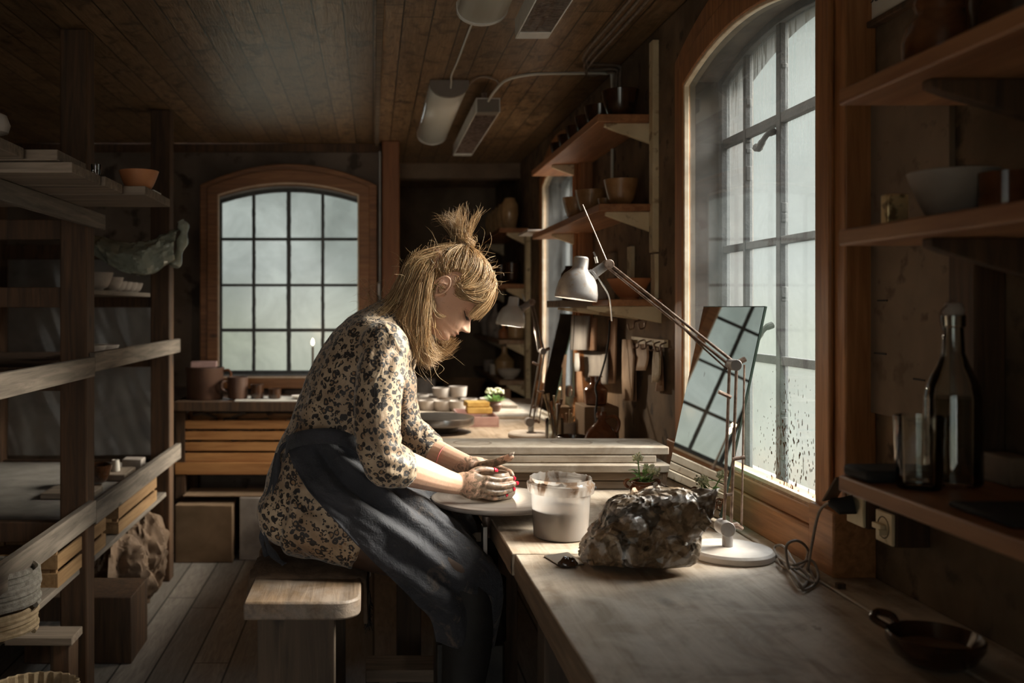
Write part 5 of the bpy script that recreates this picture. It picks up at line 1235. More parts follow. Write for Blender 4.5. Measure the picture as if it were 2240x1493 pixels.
lathe_thing('stoneware_jar', bottlep(.058,.13,.5,.55,.85), M['darkglaze'], (.872, 1.30, 1.674), 'blacker stoneware jar right of the handled one on the upper shelf', 'jar')
lathe_thing('glass_jar', cupp(.03,.08), M['clear'], (.85, 1.14, 1.674), 'clear jar at the far right of the upper shelf', 'jar')
lathe_thing('bowl', bowlp(.062,.078,.45,.004,.7), M['greyclay'], (.865, 1.43, 1.453), 'grey-white bowl on the middle right shelf', 'bowl')
lathe_thing('stoneware_jar', cupp(.033,.068,.004,1.0), M['brownglaze'], (.895, 1.36, 1.453), 'short brown jar right of the grey bowl', 'jar')
bx('gold_tin', .792,.826,1.478,1.498,1.453,1.505, M['gold'], 'small worn gold tin left of the grey bowl', 'tin', None, .003)
t_ = thing('tumbler', 'empty clear glass tumbler on the lower right shelf', 'glass', (.80,1.40,1.067))
G().lathe([(0,1.067),(.028,1.067),(.030,1.070),(.0335,1.172),(.0318,1.172),(.0285,1.078),(0,1.076)], (.797,1.40,0), 36).build('glass_body', M['clearthick'] if 'clearthick' in M else M['clear'], t_)
t_ = thing('swing_top_bottle', 'clear swing-top bottle half full of water on the lower right shelf', 'bottle', (.87,1.42,1.067)); bxx, byy = .868, 1.435
G().lathe([(0,1.067),(.036,1.067),(.0395,1.071),(.0395,1.195),(.036,1.215),(.022,1.243),(.0155,1.262),(.0135,1.30),(.0165,1.302),(.0165,1.318),(.013,1.32),(.011,1.30),(.0135,1.26),(.019,1.243),(.034,1.212),(.037,1.195),(.037,1.073),(0,1.073)], (bxx,byy,0), 40).build('bottle_glass', M['clear'], t_)
G().lathe([(0,1.074),(.0365,1.074),(.0365,1.196),(0,1.196)], (bxx,byy,0), 32).build('water', clearglass('water', (.55,.52,.48), .6), t_)
G().lathe([(0,1.318),(.013,1.318),(.015,1.326),(.011,1.336),(0,1.338)], (bxx,byy,0), 20).build('stopper', M['greyclay'], t_)
G().tube(catmull([(bxx-.016,byy-.004,1.29),(bxx-.021,byy-.004,1.305),(bxx-.02,byy-.004,1.325),(bxx,byy-.002,1.34)], 4), .0012, 5).build('wire_bail', M['rod'], t_)
bx('black_tray', .74,.86,1.435,1.512,1.0665,1.085, M['black'], 'flat black case at the corner of the lower right shelf', 'case', None, .006)
bx('black_tray', .76,.86,1.14,1.27,1.0665,1.075, M['black'], 'flat black case on the lower right shelf beside the tumbler', 'case', None, .004)
bx('pale_box', .93,.975,1.40,1.47,1.0665,1.11, M['boardpanel'], 'small pale box behind the bottle', 'box')
t_ = thing('picture_frame', 'framed line drawing hanging above the upper right shelf', 'picture', (XW,1.78,1.93))
y0, y1, z0, z1 = 1.60, 1.955, 1.875, 2.15
g = G(); 
for (a,b,c_,d_) in ((y0,y1,z0,z0+.012),(y0,y1,z1-.012,z1),(y0,y0+.012,z0+.012,z1-.012),(y1-.012,y1,z0+.012,z1-.012)): g.box(XW-.02,XW-.001,a,b,c_,d_)
g.build('frame_moulding', M['post'], t_, bevel=.002)
G().box(XW-.010,XW-.006,y0+.012,y1-.012,z0+.012,z1-.012).build('drawing_sheet', M['paper'], t_)
g = G(); P = [Vector((XW-.0115, 1.90-.006*k, 1.925+.012*noise.noise(Vector((k*.6,0,0)))+(.0 if k < 9 else .003*(k-9)))) for k in range(26)]; g.tube(P, .0013, 4)
g.tube([Vector((XW-.0115, 1.90+.003*noise.noise(Vector((k*.5,3,0))), 1.925+.01*k)) for k in range(14)], .0013, 4); g.build('ink_line', M['black'], t_)
# sockets and cord
def socket(label, y0, y1, z0, z1, flap_):
    t_ = thing('wall_socket', label, 'socket', (XW, (y0+y1)/2, z0)); G().box(.925, XW-.001, y0, y1, z0, z1).build('mounting_block', M['post'], t_, bevel=.002)
    G().box(.918,.9245,y0+.002,y1-.002,z0+.002,z1-.002).build('face_plate', M['cream'], t_, bevel=.002)
    yc, z_ = (y0+y1)/2, (z0+z1)/2
    if flap_:
        g = G(); g.cbox((.900, yc+.035, z1-.005), (.004,.058,.055), (0,.5,-.9)); g.build('open_flap', M['boardpanel'], t_, bevel=.001)
        G().tube([(.918,yc,z_+.005),(.895,yc+.01,z_),(.880,yc+.02,z_+.006)], [.018,.016,.008], 14).build('plug', M['black'], t_)
    else:
        g = G(); g.tube([Vector((.9175, yc+.019*math.cos(a*.3), z_+.019*math.sin(a*.3))) for a in range(22)], .001, 4); g.build('dial_ring', M['boardpanel'], t_)
        g = G().box(.908,.9178,yc-.008,yc+.022,z_-.004,z_+.006); g.box(.904,.9178,yc-.012,yc-.004,z_-.012,z_-.002); g.build('dial_handle', M['cream'], t_, bevel=.001)
socket('cream wall socket with open flap and black plug beside the near window', 1.795, 1.862, .915, .985, True)
socket('cream rotary switch on a dark block right of the plugged socket', 1.695, 1.755, .905, .965, False)
def on(px, py, z=.804): Y = (EYE-z)*F/(py-672); return Vector(((px-815)/F*Y, Y, z))
P = [Vector((.880,1.85,.955)), Vector((.872,1.875,.930)), Vector((.866,1.89,.87)), Vector((.862,1.90,.815)), on(1768,1240,.806), on(1785,1275,.806), on(1742,1250,.81), on(1700,1215,.812), on(1695,1195,.824), on(1715,1195,.83), on(1738,1230,.82), on(1768,1262,.806), on(1750,1285,.806), on(1728,1250,.815), on(1720,1195,.86), on(1745,1182,.868), on(1768,1205,.835), on(1752,1240,.816), on(1715,1240,.81), on(1703,1220,.815), on(1735,1235,.825), on(1775,1225,.83), on(1790,1265,.808), on(1760,1290,.805), on(1740,1262,.82), on(1710,1225,.808), on(1690,1208,.806), Vector((.80,2.09,.805)), Vector((.775,2.10,.818))]
tag(G().tube(catmull(P, 7), .0028, 7).build('lamp_cord', M['cordm'], loc=on(1740,1240)), 'grey-brown lamp cord knotted in loops on the worktop below the socket', 'cord')
# pan with handle in the dark lower right
t_ = thing('ceramic_pan', 'dark glazed pan with loop handle at the lower right of the worktop', 'pan', (.835,1.445,.80)); qx, qy = .838, 1.43
G().lathe([(0,.8015),(.040,.8015),(.055,.812),(.066,.832),(.0665,.842),(.063,.844),(.060,.836),(.048,.815),(0,.809)], (qx,qy,0), 44).build('pan_body', M['darkglaze'], t_)
G().tube(catmull([(qx-.045,qy+.045,.838),(qx-.060,qy+.062,.848),(qx-.045,qy+.078,.852),(qx-.026,qy+.072,.848),(qx-.025,qy+.058,.838)], 5), .006, 8).build('loop_handle', M['darkglaze'], t_)
G().lathe([(0,.812),(.048,.8155),(.053,.823),(0,.823)], (qx,qy,0), 32).build('dried_slip', M['card'], t_)
bx('wood_chip', .872,.888,1.80,1.812,.8025,.812, M['post'], 'small dark wood chip on the wall strip near the sockets', 'chip', None, .001)
# ------------------------------------------------------------------ the pot being thrown
M['wetclay'] = plain('wet_clay', (.30,.22,.16), (.42,.32,.24), 14, .3, bmp=.1)
prof = [(0,.8525),(.042,.8525),(.050,.862),(.052,.875),(.048,.892),(.038,.906),(.0345,.914),(.033,.9165),(.030,.915),(.029,.908),(.036,.895),(.042,.88),(.03,.862),(0,.862)]
tag(G().lathe(prof, (0,0,0), 56).build('clay_pot', M['wetclay'], loc=(0,0,0)), 'small wet clay pot on the wheel between the woman\'s hands', 'pot').location = (WX+.002, WY, 0)
# ------------------------------------------------------------------ the potter
YP = 2.42
def B(px, py, dy=0.): return at(px, py, YP+dy)
ps = thing('person', 'blonde woman in leopard print dress and dark apron, bent over the potters wheel', 'person', (-.10, 2.45, .70))
def S(*a): return [(B(px, py, dy), ra, rb) for px, py, dy, ra, rb in a]
# head frame
HO = B(962, 634, .0); fw = Vector((math.cos(math.radians(45)), 0, -math.sin(math.radians(45)))); uw = Vector((-fw.z, 0, fw.x)); lw = Vector((0,1,0))
def HD(f, l, u): return HO+fw*f+lw*l+uw*u
Ffr = [(-.090,.084),(-.084,.096),(-.078,.101),(-.070,.103),(-.060,.102),(-.050,.105),(-.036,.107),(-.020,.104),(-.005,.101),(.010,.100),(.022,.1045),(.034,.107),(.050,.105),(.070,.097),(.090,.080),(.104,.055),(.114,.025),(.118,.0)]
Bbk = [(-.090,.045),(-.078,.01),(-.06,-.03),(-.045,-.062),(-.02,-.085),(.02,-.097),(.06,-.094),(.09,-.072),(.108,-.040),(.118,-.0)]
Wd = [(-.090,.022),(-.082,.038),(-.070,.049),(-.05,.060),(-.03,.066),(0,.071),(.03,.075),(.06,.073),(.085,.058),(.105,.034),(.118,.004)]
nose = [(-.042,0),(-.034,.006),(-.030,.016),(-.0245,.0255),(-.019,.025),(-.010,.018),(0,.0105),(.010,.004),(.02,0)]
nw = [(-.034,.011),(-.028,.0125),(-.020,.0085),(-.005,.006),(.02,.007)]
def ga(x, s): return math.exp(-(x/s)**2)
FV = []
def face(g):
    rows = []; nn = 180; us = [-.090+.208*i/150 for i in range(151)]
    for u in us:
        r = []; ff = interp(Ffr, u); bb = interp(Bbk, u); wq = interp(Wd, u)
        cx = lerp(bb, ff, .45); af = ff-cx; ab = cx-bb
        for k in range(nn):
            a = 2*PI*k/nn; c = math.cos(a); s_ = math.sin(a)
            e = .86 if c > 0 else .95
            f = cx+(af if c > 0 else ab)*math.copysign(abs(c)**e, c); l = wq*math.copysign(abs(s_)**.92, s_)
            if c > 0:
                al = abs(l)
                f += interp(nose, u)*ga(l, interp(nw, u))
                f += .0055*ga(al-.0115, .0055)*ga(u+.0285, .006)                    # nostril wings
                f -= .0105*ga(al-.030, .014)*ga(u-.006, .011)                       # eye sockets
                f += .0062*ga(al-.031, .0115)*ga(u-.0045, .0075)                    # lids
                f += .0035*ga(al-.028, .018)*ga(u-.024, .006)                       # brow
                f += .004*ga(al-.042, .016)*ga(u+.022, .014)                        # cheek
                f += .0085*ga(l, .019)*ga(u+.0455, .0038)                           # upper lip
                f -= .0030*ga(l, .022)*ga(u+.0505, .0016)
                f += .0080*ga(l, .017)*ga(u+.0555, .0040)                           # lower lip
                f -= .003*ga(l, .02)*ga(u+.0635, .004)
                f += .003*ga(l, .013)*ga(u+.075, .007)
            r.append(HD(f, l, u)); FV.append((f, l, u))
        rows.append(r)
    b = len(g.v); g.grid(rows, True); m = len(rows)
    g.f.append(tuple(b+k for k in range(nn-1, -1, -1))); g.f.append(tuple(b+(m-1)*nn+k for k in range(nn)))
g = G(); face(g)
for s_ in (-1, 1):        # ears
    P = []
    for k in range(15):
        a = math.radians(200-k*19.5); P.append(HD(-.004+.0165*math.cos(a)*1.0-.004, s_*(.079+.009*math.sin(k/14*PI)), .004+.027*math.sin(a)))
    g.tube(P, [.0024]+[.0032]*12+[.004,.0052], 8)
    g.ball(HD(-.002, s_*.0755, -.0215), (.007,.004,.008), 12, 8)
    P = [HD(.002, s_*.077, .018), HD(-.010, s_*.081, .010), HD(-.012, s_*.081, -.004), HD(-.004, s_*.079, -.014)]; g.tube(catmull(P, 4), .003, 8)
    g.ball(HD(-.005, s_*.072, .001), (.015,.0055,.022), 14, 10)
neck = S((868,700,0,.056,.064),(893,680,0,.050,.056),(918,664,0,.047,.051),(940,648,0,.046,.050))
g.loft(neck, 24)
torso = S((676,1118,0,.110,.165),(700,1020,0,.108,.155),(733,930,0,.094,.130),(772,850,0,.106,.145),(812,785,0,.108,.150),(842,738,0,.078,.120),(862,706,0,.048,.060))
g.loft(torso, 32)
def limb(g, pts, n=18): g.loft(S(*pts), n)
RA = [(838,800,-.165,.036,.036),(830,860,-.190,.045,.043),(832,960,-.205,.041,.040),(838,1012,-.208,.040,.040)]
limb(g, RA); limb(g, [(838,1012,-.208,.040,.040),(880,1022,-.182,.042,.040),(930,1038,-.140,.036,.034),(975,1052,-.098,.029,.026),(1003,1059,-.074,.025,.021)])
LA = [(850,800,.160,.036,.036),(868,850,.185,.045,.043),(884,940,.19,.040,.040)]
limb(g, LA); limb(g, [(884,945,.19,.040,.040),(925,975,.165,.039,.036),(980,1000,.115,.031,.028),(1030,1019,.078,.024,.020)])
limb(g, [(672,1120,-.095,.085,.085),(800,1168,-.115,.080,.082),(930,1215,-.125,.062,.066),(1024,1268,-.128,.048,.054)])
limb(g, [(672,1120,.095,.085,.085),(800,1135,.115,.078,.082),(920,1140,.125,.062,.066),(1000,1176,.130,.048,.054)])
limb(g, [(1024,1268,-.128,.048,.052),(1018,1400,-.125,.054,.054),(1010,1540,-.12,.040,.042),(1008,1640,-.12,.036,.038)])
limb(g, [(1000,1176,.130,.048,.052),(1010,1330,.14,.054,.054),(1010,1540,.15,.040,.042),(1010,1640,.15,.036,.038)])
for yy in (-.12, .15): g.loft([(B(1000,1660,yy), .035,.038),(B(1050,1690,yy),.030,.042),(B(1110,1700,yy),.018,.038)], 16)
# hands
fingers = {}
def hand(g, palm, fs, side):
    g.loft(S(*palm), 20)
    for nm, pts, r in fs:
        P = [B(px, py, dy) for px, py, dy in pts]; Q = catmull(P, 5); m = len(Q)
        rad = [lerp(r*1.10, r*.84, i/(m-1))*(1+.07*ga((i/(m-1)-.36), .06)+.06*ga((i/(m-1)-.70), .05)) for i in range(m)]
        rad[-1] *= .80
        t = unit(Q[-1]-Q[-2]); Q.append(Q[-1]+t*r*.45); rad.append(rad[-1]*.55)
        g.tube(Q, rad, 12); fingers[(side, nm)] = (P, r, t)
RF = [('index', [(1042,1052,-.076),(1062,1046,-.078),(1086,1049,-.071),(1106,1047,-.059),(1121,1046,-.043)], .0075),
      ('middle', [(1042,1062,-.080),(1060,1059,-.083),(1088,1063,-.076),(1112,1061,-.062),(1127,1057,-.045)], .0077),
      ('ring', [(1040,1072,-.078),(1058,1073,-.081),(1086,1077,-.073),(1107,1074,-.060),(1120,1070,-.046)], .0074),
      ('little', [(1038,1078,-.070),(1056,1083,-.072),(1078,1089,-.066),(1094,1087,-.057),(1105,1083,-.048)], .0066),
      ('thumb', [(1015,1048,-.068),(1030,1036,-.058),(1046,1027,-.048),(1064,1026,-.040),(1080,1029,-.032)], .0088)]
hand(g, [(998,1058,-.074,.025,.021),(1014,1058,-.076,.030,.019),(1032,1061,-.079,.034,.016),(1050,1064,-.079,.030,.011)], RF, 'r')
LF = [('index', [(1068,1016,.080),(1086,1022,.080),(1104,1028,.068),(1116,1034,.054),(1120,1043,.040)], .0090),
      ('middle', [(1064,1028,.082),(1086,1034,.082),(1106,1042,.068),(1118,1048,.050),(1122,1055,.034)], .0090),
      ('ring', [(1060,1040,.080),(1084,1048,.080),(1104,1056,.066),(1116,1062,.048),(1118,1067,.034)], .0086),
      ('little', [(1056,1050,.074),(1080,1060,.074),(1098,1068,.062),(1108,1073,.050),(1110,1077,.040)], .0076),
      ('thumb', [(1042,1020,.068),(1062,1016,.052),(1082,1012,.038),(1104,1004,.026),(1120,998,.016)], .0108)]
hand(g, [(1028,1018,.078,.024,.020),(1042,1022,.080,.029,.018),(1058,1030,.082,.033,.015),(1070,1036,.082,.030,.011)], LF, 'l')
me = fuse(g, .0020, 2, .4)
# skin, lips and clay-covered hands as one material driven by place on the body
def skinmat():
    m, t, b, o = newmat('skin'); tc = t.nodes.new('ShaderNodeTexCoord'); v = tc.outputs['Object']; o0 = ps.location
    def dist(p, sc_=(1,1,1)):
        d = t.nodes.new('ShaderNodeVectorMath'); d.operation = 'SUBTRACT'; t.links.new(v, d.inputs[0]); d.inputs[1].default_value = p-o0
        s = t.nodes.new('ShaderNodeVectorMath'); s.operation = 'MULTIPLY'; t.links.new(d.outputs[0], s.inputs[0]); s.inputs[1].default_value = sc_
        l = t.nodes.new('ShaderNodeVectorMath'); l.operation = 'LENGTH'; t.links.new(s.outputs[0], l.inputs[0]); return l.outputs['Value']
    base = ramp(t, noi(t, v, 14, 4), [(.35, (.60,.36,.25)), (.65, (.68,.43,.31))])
    fre = ramp(t, noi(t, v, 150, 2), [(.68, 0.), (.74, .35)]); base = mixc(t, fre, base, (.36,.19,.11))
    lip = ramp(t, dist(HD(.116, 0, -.0505), (1,.55,1)), [(.0085, 1.), (.0125, 0.)]); base = mixc(t, lip, base, (.52,.20,.16))
    n = noi(t, v, 55, 6, .6, .65)
    pc = B(1062,1054,0); d = dist(pc, (1,.7,1.15))
    k = mth(t, 'ADD', d, mth(t, 'MULTIPLY', mth(t, 'SUBTRACT', n, .5), .17))
    mud = ramp(t, k, [(.074, 1.), (.092, 0.)])
    mudc = ramp(t, noi(t, v, 70, 5), [(.35, (.09,.058,.035)), (.65, (.24,.17,.115))])
    thin = ramp(t, noi(t, v, 42, 5, .8), [(.36, .4), (.50, 1.)])
    f = mth(t, 'MULTIPLY', mud, thin)
    t.links.new(mixc(t, f, base, mudc), b.inputs['Base Color'])
    t.links.new(mth(t, 'SUBTRACT', .50, mth(t, 'MULTIPLY', f, .15)), b.inputs['Roughness'])
    b.inputs['Subsurface Weight'].default_value = .12; b.inputs['Subsurface Scale'].default_value = .008; b.inputs['Subsurface Radius'].default_value = (1,.4,.2)
    bump(t, b, n, .25, .003); return m
shift_mesh(me, -ps.location)
me.name = 'body'; body = link('body', me, skinmat(), ps, Vector(ps.location))
M['nail'] = plain('red_nail', (.62,.02,.045), (.70,.03,.06), 20, .12, bmp=0)
M['nailclay'] = plain('clayed_nail', (.45,.36,.30), (.55,.45,.38), 20, .3, bmp=0)
for (side, nm), (P, r, t) in fingers.items():
    if side == 'l' and nm != 'thumb': continue
    e = P[-1]; out = Vector((0,-1,.18)) if side == 'r' else Vector((-.2,-.3,1))
    if (side, nm) == ('r', 'thumb'): out = Vector((0,-.75,.65))
    out = unit(out-t*out.dot(t)); s2 = t.cross(out); rows = []
    for i in range(7):
        u = lerp(.15, .92, i/6); rr = []
        for k in range(9):
            a = (k/8-.5)*1.9; wv = .94 if u < .7 else .94-.5*((u-.7)/.3)**2
            rr.append(e+t*(lerp(-r*.55, r*1.15, u))+(out*math.cos(a*wv)+s2*math.sin(a*wv))*(r*.93-.0012*u*u*2))
        rows.append(rr)
    q = G().grid(rows).build('fingernail', M['nail'] if side == 'r' else M['nailclay'], ps, solid=.0012, fix=False, ang=80)
    if side == 'r': q['label'] = 'red painted fingernail'
# face details
M['brow'] = plain('light_brow', (.30,.17,.08), (.40,.24,.12), 50, .8, bmp=0)
def surf_f(l, u):
    best = min(FV, key=lambda q: (q[1]-l)**2+(q[2]-u)**2 if q[0] > .02 else 9); return best[0]
for s_ in (-1, 1):
    P = []
    for k in range(13):
        x = k/12; l = .0150+.034*x; u = .0015-.0048*math.sin(PI*x)+.002*x; P.append(HD(surf_f(s_*l, u)+.0006, s_*l, u))
    gg = G().tube(P, [.0005]+[.0009]*11+[.0005], 5)
    for k in range(30):
        uu = k/29*11.99; i = int(uu); p = P[i].lerp(P[i+1], uu-i)
        d = unit(fw*.85-uw*.62+lw*s_*(uu/12-.35)*.8); gg.tube([p, p+d*.004, p+d*.0085+fw*.001], [.00045,.00038,.00015], 3)
    gg.build('eyelashes', M['black'], ps)
    P = []
    for k in range(13):
        x = k/12; l = .0145+.036*x; u = .0085+.0050*math.sin(PI*x)-.001*x; P.append(HD(surf_f(s_*l, u)-.0001, s_*l, u))
    G().tube(P, .0006, 5).build('lid_crease', M['brow'], ps)
for s_ in (-1, 1):
    gg = G()
    for k in range(60):
        a = k/59; l_ = .013+.032*a; u_ = .0205+.004*math.sin(a*2.4)+random.uniform(-.0018,.0018); p = HD(surf_f(s_*l_, u_), s_*l_, u_); gg.tube([p, p+lw*s_*.005-fw*.0015+uw*.0015], [.0005,.0001], 3)
    gg.build('eyebrow', M['brow'], ps)
G().tube([HD(-.002,-.079,-.026), B(952,703,-.082), B(952,712,-.082), B(952,718,-.082)], [.0006,.0006,.0018,.0014], 6).build('earring', M['gold'], ps)
cb = B(968, 1000, .122); ax_ = unit(B(1000,1008,.10)-B(940,982,.15)); e1 = unit(ax_.cross(Vector((0,1,0)))); e2 = ax_.cross(e1)
G().tube([cb+(e1*math.cos(a)*.0345+e2*math.sin(a)*.0335)+ax_*.004*math.sin(a) for a in [2*PI*k/40 for k in range(41)]], .0012, 6).build('bracelet', plain('red_thread', (.6,.12,.12), (.7,.18,.16), 40, .7, bmp=0), ps)
# ------------------------------------------------------------------ dress
def leopard():
    m, t, b, o = newmat('leopard_fabric'); v = coords(t, rnd=False)
    nn = t.nodes.new('ShaderNodeTexNoise'); nn.inputs['Scale'].default_value = 40; nn.inputs['Detail'].default_value = 2; t.links.new(v, nn.inputs['Vector'])
    a = t.nodes.new('ShaderNodeVectorMath'); a.operation = 'SUBTRACT'; t.links.new(nn.outputs['Color'], a.inputs[0]); a.inputs[1].default_value = (.5,.5,.5)
    s = t.nodes.new('ShaderNodeVectorMath'); s.operation = 'SCALE'; s.inputs['Scale'].default_value = .014; t.links.new(a.outputs[0], s.inputs[0])
    w_ = t.nodes.new('ShaderNodeVectorMath'); w_.operation = 'ADD'; t.links.new(v, w_.inputs[0]); t.links.new(s.outputs[0], w_.inputs[1])
    mp = t.nodes.new('ShaderNodeMapping'); mp.inputs['Scale'].default_value = (1.0, .8, 1.0); mp.inputs['Rotation'].default_value = (0,.5,0); t.links.new(w_.outputs[0], mp.inputs[0])
    vo = t.nodes.new('ShaderNodeTexVoronoi'); vo.inputs['Scale'].default_value = 62; vo.inputs['Randomness'].default_value = .72; t.links.new(mp.outputs[0], vo.inputs['Vector'])
    d = vo.outputs['Distance']; cs = t.nodes.new('ShaderNodeSeparateColor'); t.links.new(vo.outputs['Color'], cs.inputs[0])
    rout = mth(t, 'MULTIPLY_ADD', cs.outputs[0], .12, .43); rin = mth(t, 'MULTIPLY_ADD', cs.outputs[1], .22, .08)
    ring = mth(t, 'MULTIPLY', mth(t, 'LESS_THAN', d, rout), mth(t, 'GREATER_THAN', d, rin))
    brk = mth(t, 'GREATER_THAN', noi(t, v, 80, 1), .40); ring = mth(t, 'MULTIPLY', ring, brk)
    big = noi(t, v, 9, 3)
    base = ramp(t, big, [(.35, (.23,.145,.085)), (.65, (.50,.385,.265))]); base = mixc(t, mth(t, 'LESS_THAN', d, rin), base, (.24,.145,.075))
    v3 = t.nodes.new('ShaderNodeTexVoronoi'); v3.inputs['Scale'].default_value = 140; t.links.new(w_.outputs[0], v3.inputs['Vector'])
    c3 = t.nodes.new('ShaderNodeSeparateColor'); t.links.new(v3.outputs['Color'], c3.inputs[0])
    dot = mth(t, 'MULTIPLY', mth(t, 'LESS_THAN', v3.outputs['Distance'], .34), mth(t, 'MULTIPLY', mth(t, 'GREATER_THAN', c3.outputs[0], .60), mth(t, 'GREATER_THAN', d, rout)))
    base = mixc(t, mth(t, 'MAXIMUM', ring, dot), base, (.018,.013,.011))
    t.links.new(base, b.inputs['Base Color']); b.inputs['Roughness'].default_value = .62; b.inputs['Sheen Weight'].default_value = .25
    wr = noi(t, coords(t, (1,1,.5), False), 16, 4, 1.5); bump(t, b, wr, .5, .02); return m
g = G()
g.loft(S((668,1125,0,.118,.178),(696,1030,0,.118,.168),(728,935,0,.108,.145),(768,852,0,.117,.158),(808,787,0,.117,.162),(838,736,0,.100,.162),(858,708,0,.072,.118),(874,692,0,.064,.078)), 36, capk=.2)
for s_ in (-1, 1): g.loft([(B(850,810,.07*s_), .052,.060),(B(868,838,.072*s_), .053,.058),(B(876,872,.07*s_), .040,.050)], 20)
g.loft(S((848,768,-.118,.050,.050),(836,800,-.170,.057,.055),(828,850,-.190,.057,.055),(826,935,-.206,.054,.054),(833,990,-.210,.053,.053),(845,1012,-.204,.054,.052),(868,1021,-.190,.052,.050),(890,1025,-.176,.047,.046)), 26, capk=.12)
g.loft(S((855,768,.118,.050,.050),(858,800,.165,.056,.055),(866,850,.185,.054,.054),(884,930,.19,.050,.050),(912,958,.172,.048,.046),(950,986,.145,.041,.040)), 24, capk=.12)
for s_ in (-1, 1): g.ball(B(840,758,.146*s_), (.060,.058,.062), 24, 16)
g.loft(S((655,1115,-.085,.112,.100),(730,1142,-.105,.098,.095),(800,1172,-.116,.088,.090)), 26, capk=.1)
g.loft(S((655,1115,.085,.105,.100),(730,1128,.105,.092,.095),(810,1140,.116,.086,.090)), 26, capk=.1)
g.ball(B(640,1120,-.06), (.088,.10,.085), 24, 16)
me = fuse(g, .0045, 16, .6)
co_, no_ = mesh_arrays(me); new_ = []; pl_ = Vector(ps.location)
FQ = [(B(850,1000,-.2), .055, .0045, 210, .3, 1), (B(838,800,-.17), .06, .004, 150, 1, -.6), (B(700,960,-.12), .09, .005, 95, -.35, 1), (B(900,880,.0), .06, .004, 170, .3, 1), (B(680,1120,-.15), .10, .0035, 90, .8, 1), (B(775,900,-.14), .07, .004, 120, .9, .6)]
for p, n in zip(co_, no_):
    p = Vector(p); n = Vector(n)
    a = .0035*noise.noise(p*16+Vector((3,0,0)))+.0022*noise.noise(Vector((p.x*45, p.y*30, p.z*18)))
    # drag folds at armpit, elbow and waist
    for (q, s, amp, fr, dx, dz) in FQ:
        dd = (p-q).length
        if dd < s*2.2: a += amp*ga(dd, s)*math.sin((p.x*dx+p.z*dz)*fr+2*noise.noise(p*20))
    new_.append(tuple(p+n*a-pl_))
me.vertices.foreach_set('co', np.array(new_, dtype=np.float32).ravel()); me.update()
me.name = 'dress'; dr = link('dress', me, leopard(), ps, Vector(ps.location))
# thigh shade put into dark brown covers over the skin, then boots
tg = plain('thigh_shade_brown', (.055,.030,.018), (.075,.042,.026), 40, .6, bmp=0)
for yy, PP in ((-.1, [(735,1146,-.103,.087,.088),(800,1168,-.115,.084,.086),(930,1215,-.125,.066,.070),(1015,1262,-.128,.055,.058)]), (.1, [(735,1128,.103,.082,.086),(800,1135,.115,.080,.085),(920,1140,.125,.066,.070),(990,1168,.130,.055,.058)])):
    g = G(); g.loft(S(*PP), 28, capk=.3); g.build('thigh_shade', tg, ps, ang=70)
dk = plain('black_legwear', (.010,.009,.008), (.018,.016,.014), 30, .75, bmp=.2)
for yy, kx_, ky in ((-.128, 1028, 1268), (.13, 1005, 1172)):
    g = G(); g.loft(S((kx_-40,ky-10,yy,.056,.058),(kx_-4,ky+16,yy,.056,.058),(kx_-6,ky+135,yy,.060,.060),(1008,1540,yy,.046,.048),(1006,1630,yy,.042,.044)), 22)
    g.loft([(B(998,1640,yy), .040,.042),(B(1045,1680,yy),.038,.046),(B(1115,1694,yy),.024,.042)], 18)
    g.build('boot', dk, ps, ang=70)
# ------------------------------------------------------------------ apron
E = [(630,968,-.105),(640,1012,-.150),(668,1062,-.186),(702,1104,-.205),(742,1148,-.215),(782,1192,-.218),(830,1240,-.215),(880,1288,-.205),(915,1322,-.190),(940,1355,-.180),(955,1400,-.170)]
T = [(760,955,-.140),(815,1005,-.120),(852,1040,-.110),(895,1068,-.105),(935,1094,-.110),(978,1128,-.115),(1020,1166,-.120),(1062,1212,-.125),(1092,1254,-.130),(1098,1310,-.125),(1078,1420,-.11)]
Fc = [(815,985,.10),(838,1006,.105),(865,1024,.11),(900,1042,.115),(940,1062,.12),(975,1084,.125),(1010,1108,.13),(1030,1132,.135),(1040,1165,.135),(1042,1230,.13),(1040,1330,.13)]
Gc = [(790,1000,.16),(800,1030,.19),(830,1060,.205),(865,1085,.21),(900,1105,.215),(935,1125,.22),(965,1150,.22),(985,1180,.21),(1000,1215,.20),(1005,1270,.19),(1005,1360,.18)]
rows = []; cols_ = []
for e, t_, f_, g_ in zip(E, T, Fc, Gc):
    e, t_, f_, g_ = B(*e), B(*t_), B(*f_), B(*g_)
    m1_ = e.lerp(t_, .34)+Vector((0,-.030,0)); m2_ = e.lerp(t_, .70)+Vector((.004,-.026,.012))
    vv = t_.lerp(f_, .5)+Vector((-.004,0,-.016))
    cols_.append(catmull([e, m1_, m2_, t_, vv, f_, g_], 14))
n_ = len(cols_[0]); fine = [catmull([c[k] for c in cols_], 10) for k in range(n_)]
m_ = len(fine[0])
def surf(k, i): return fine[k][i]
V2 = []
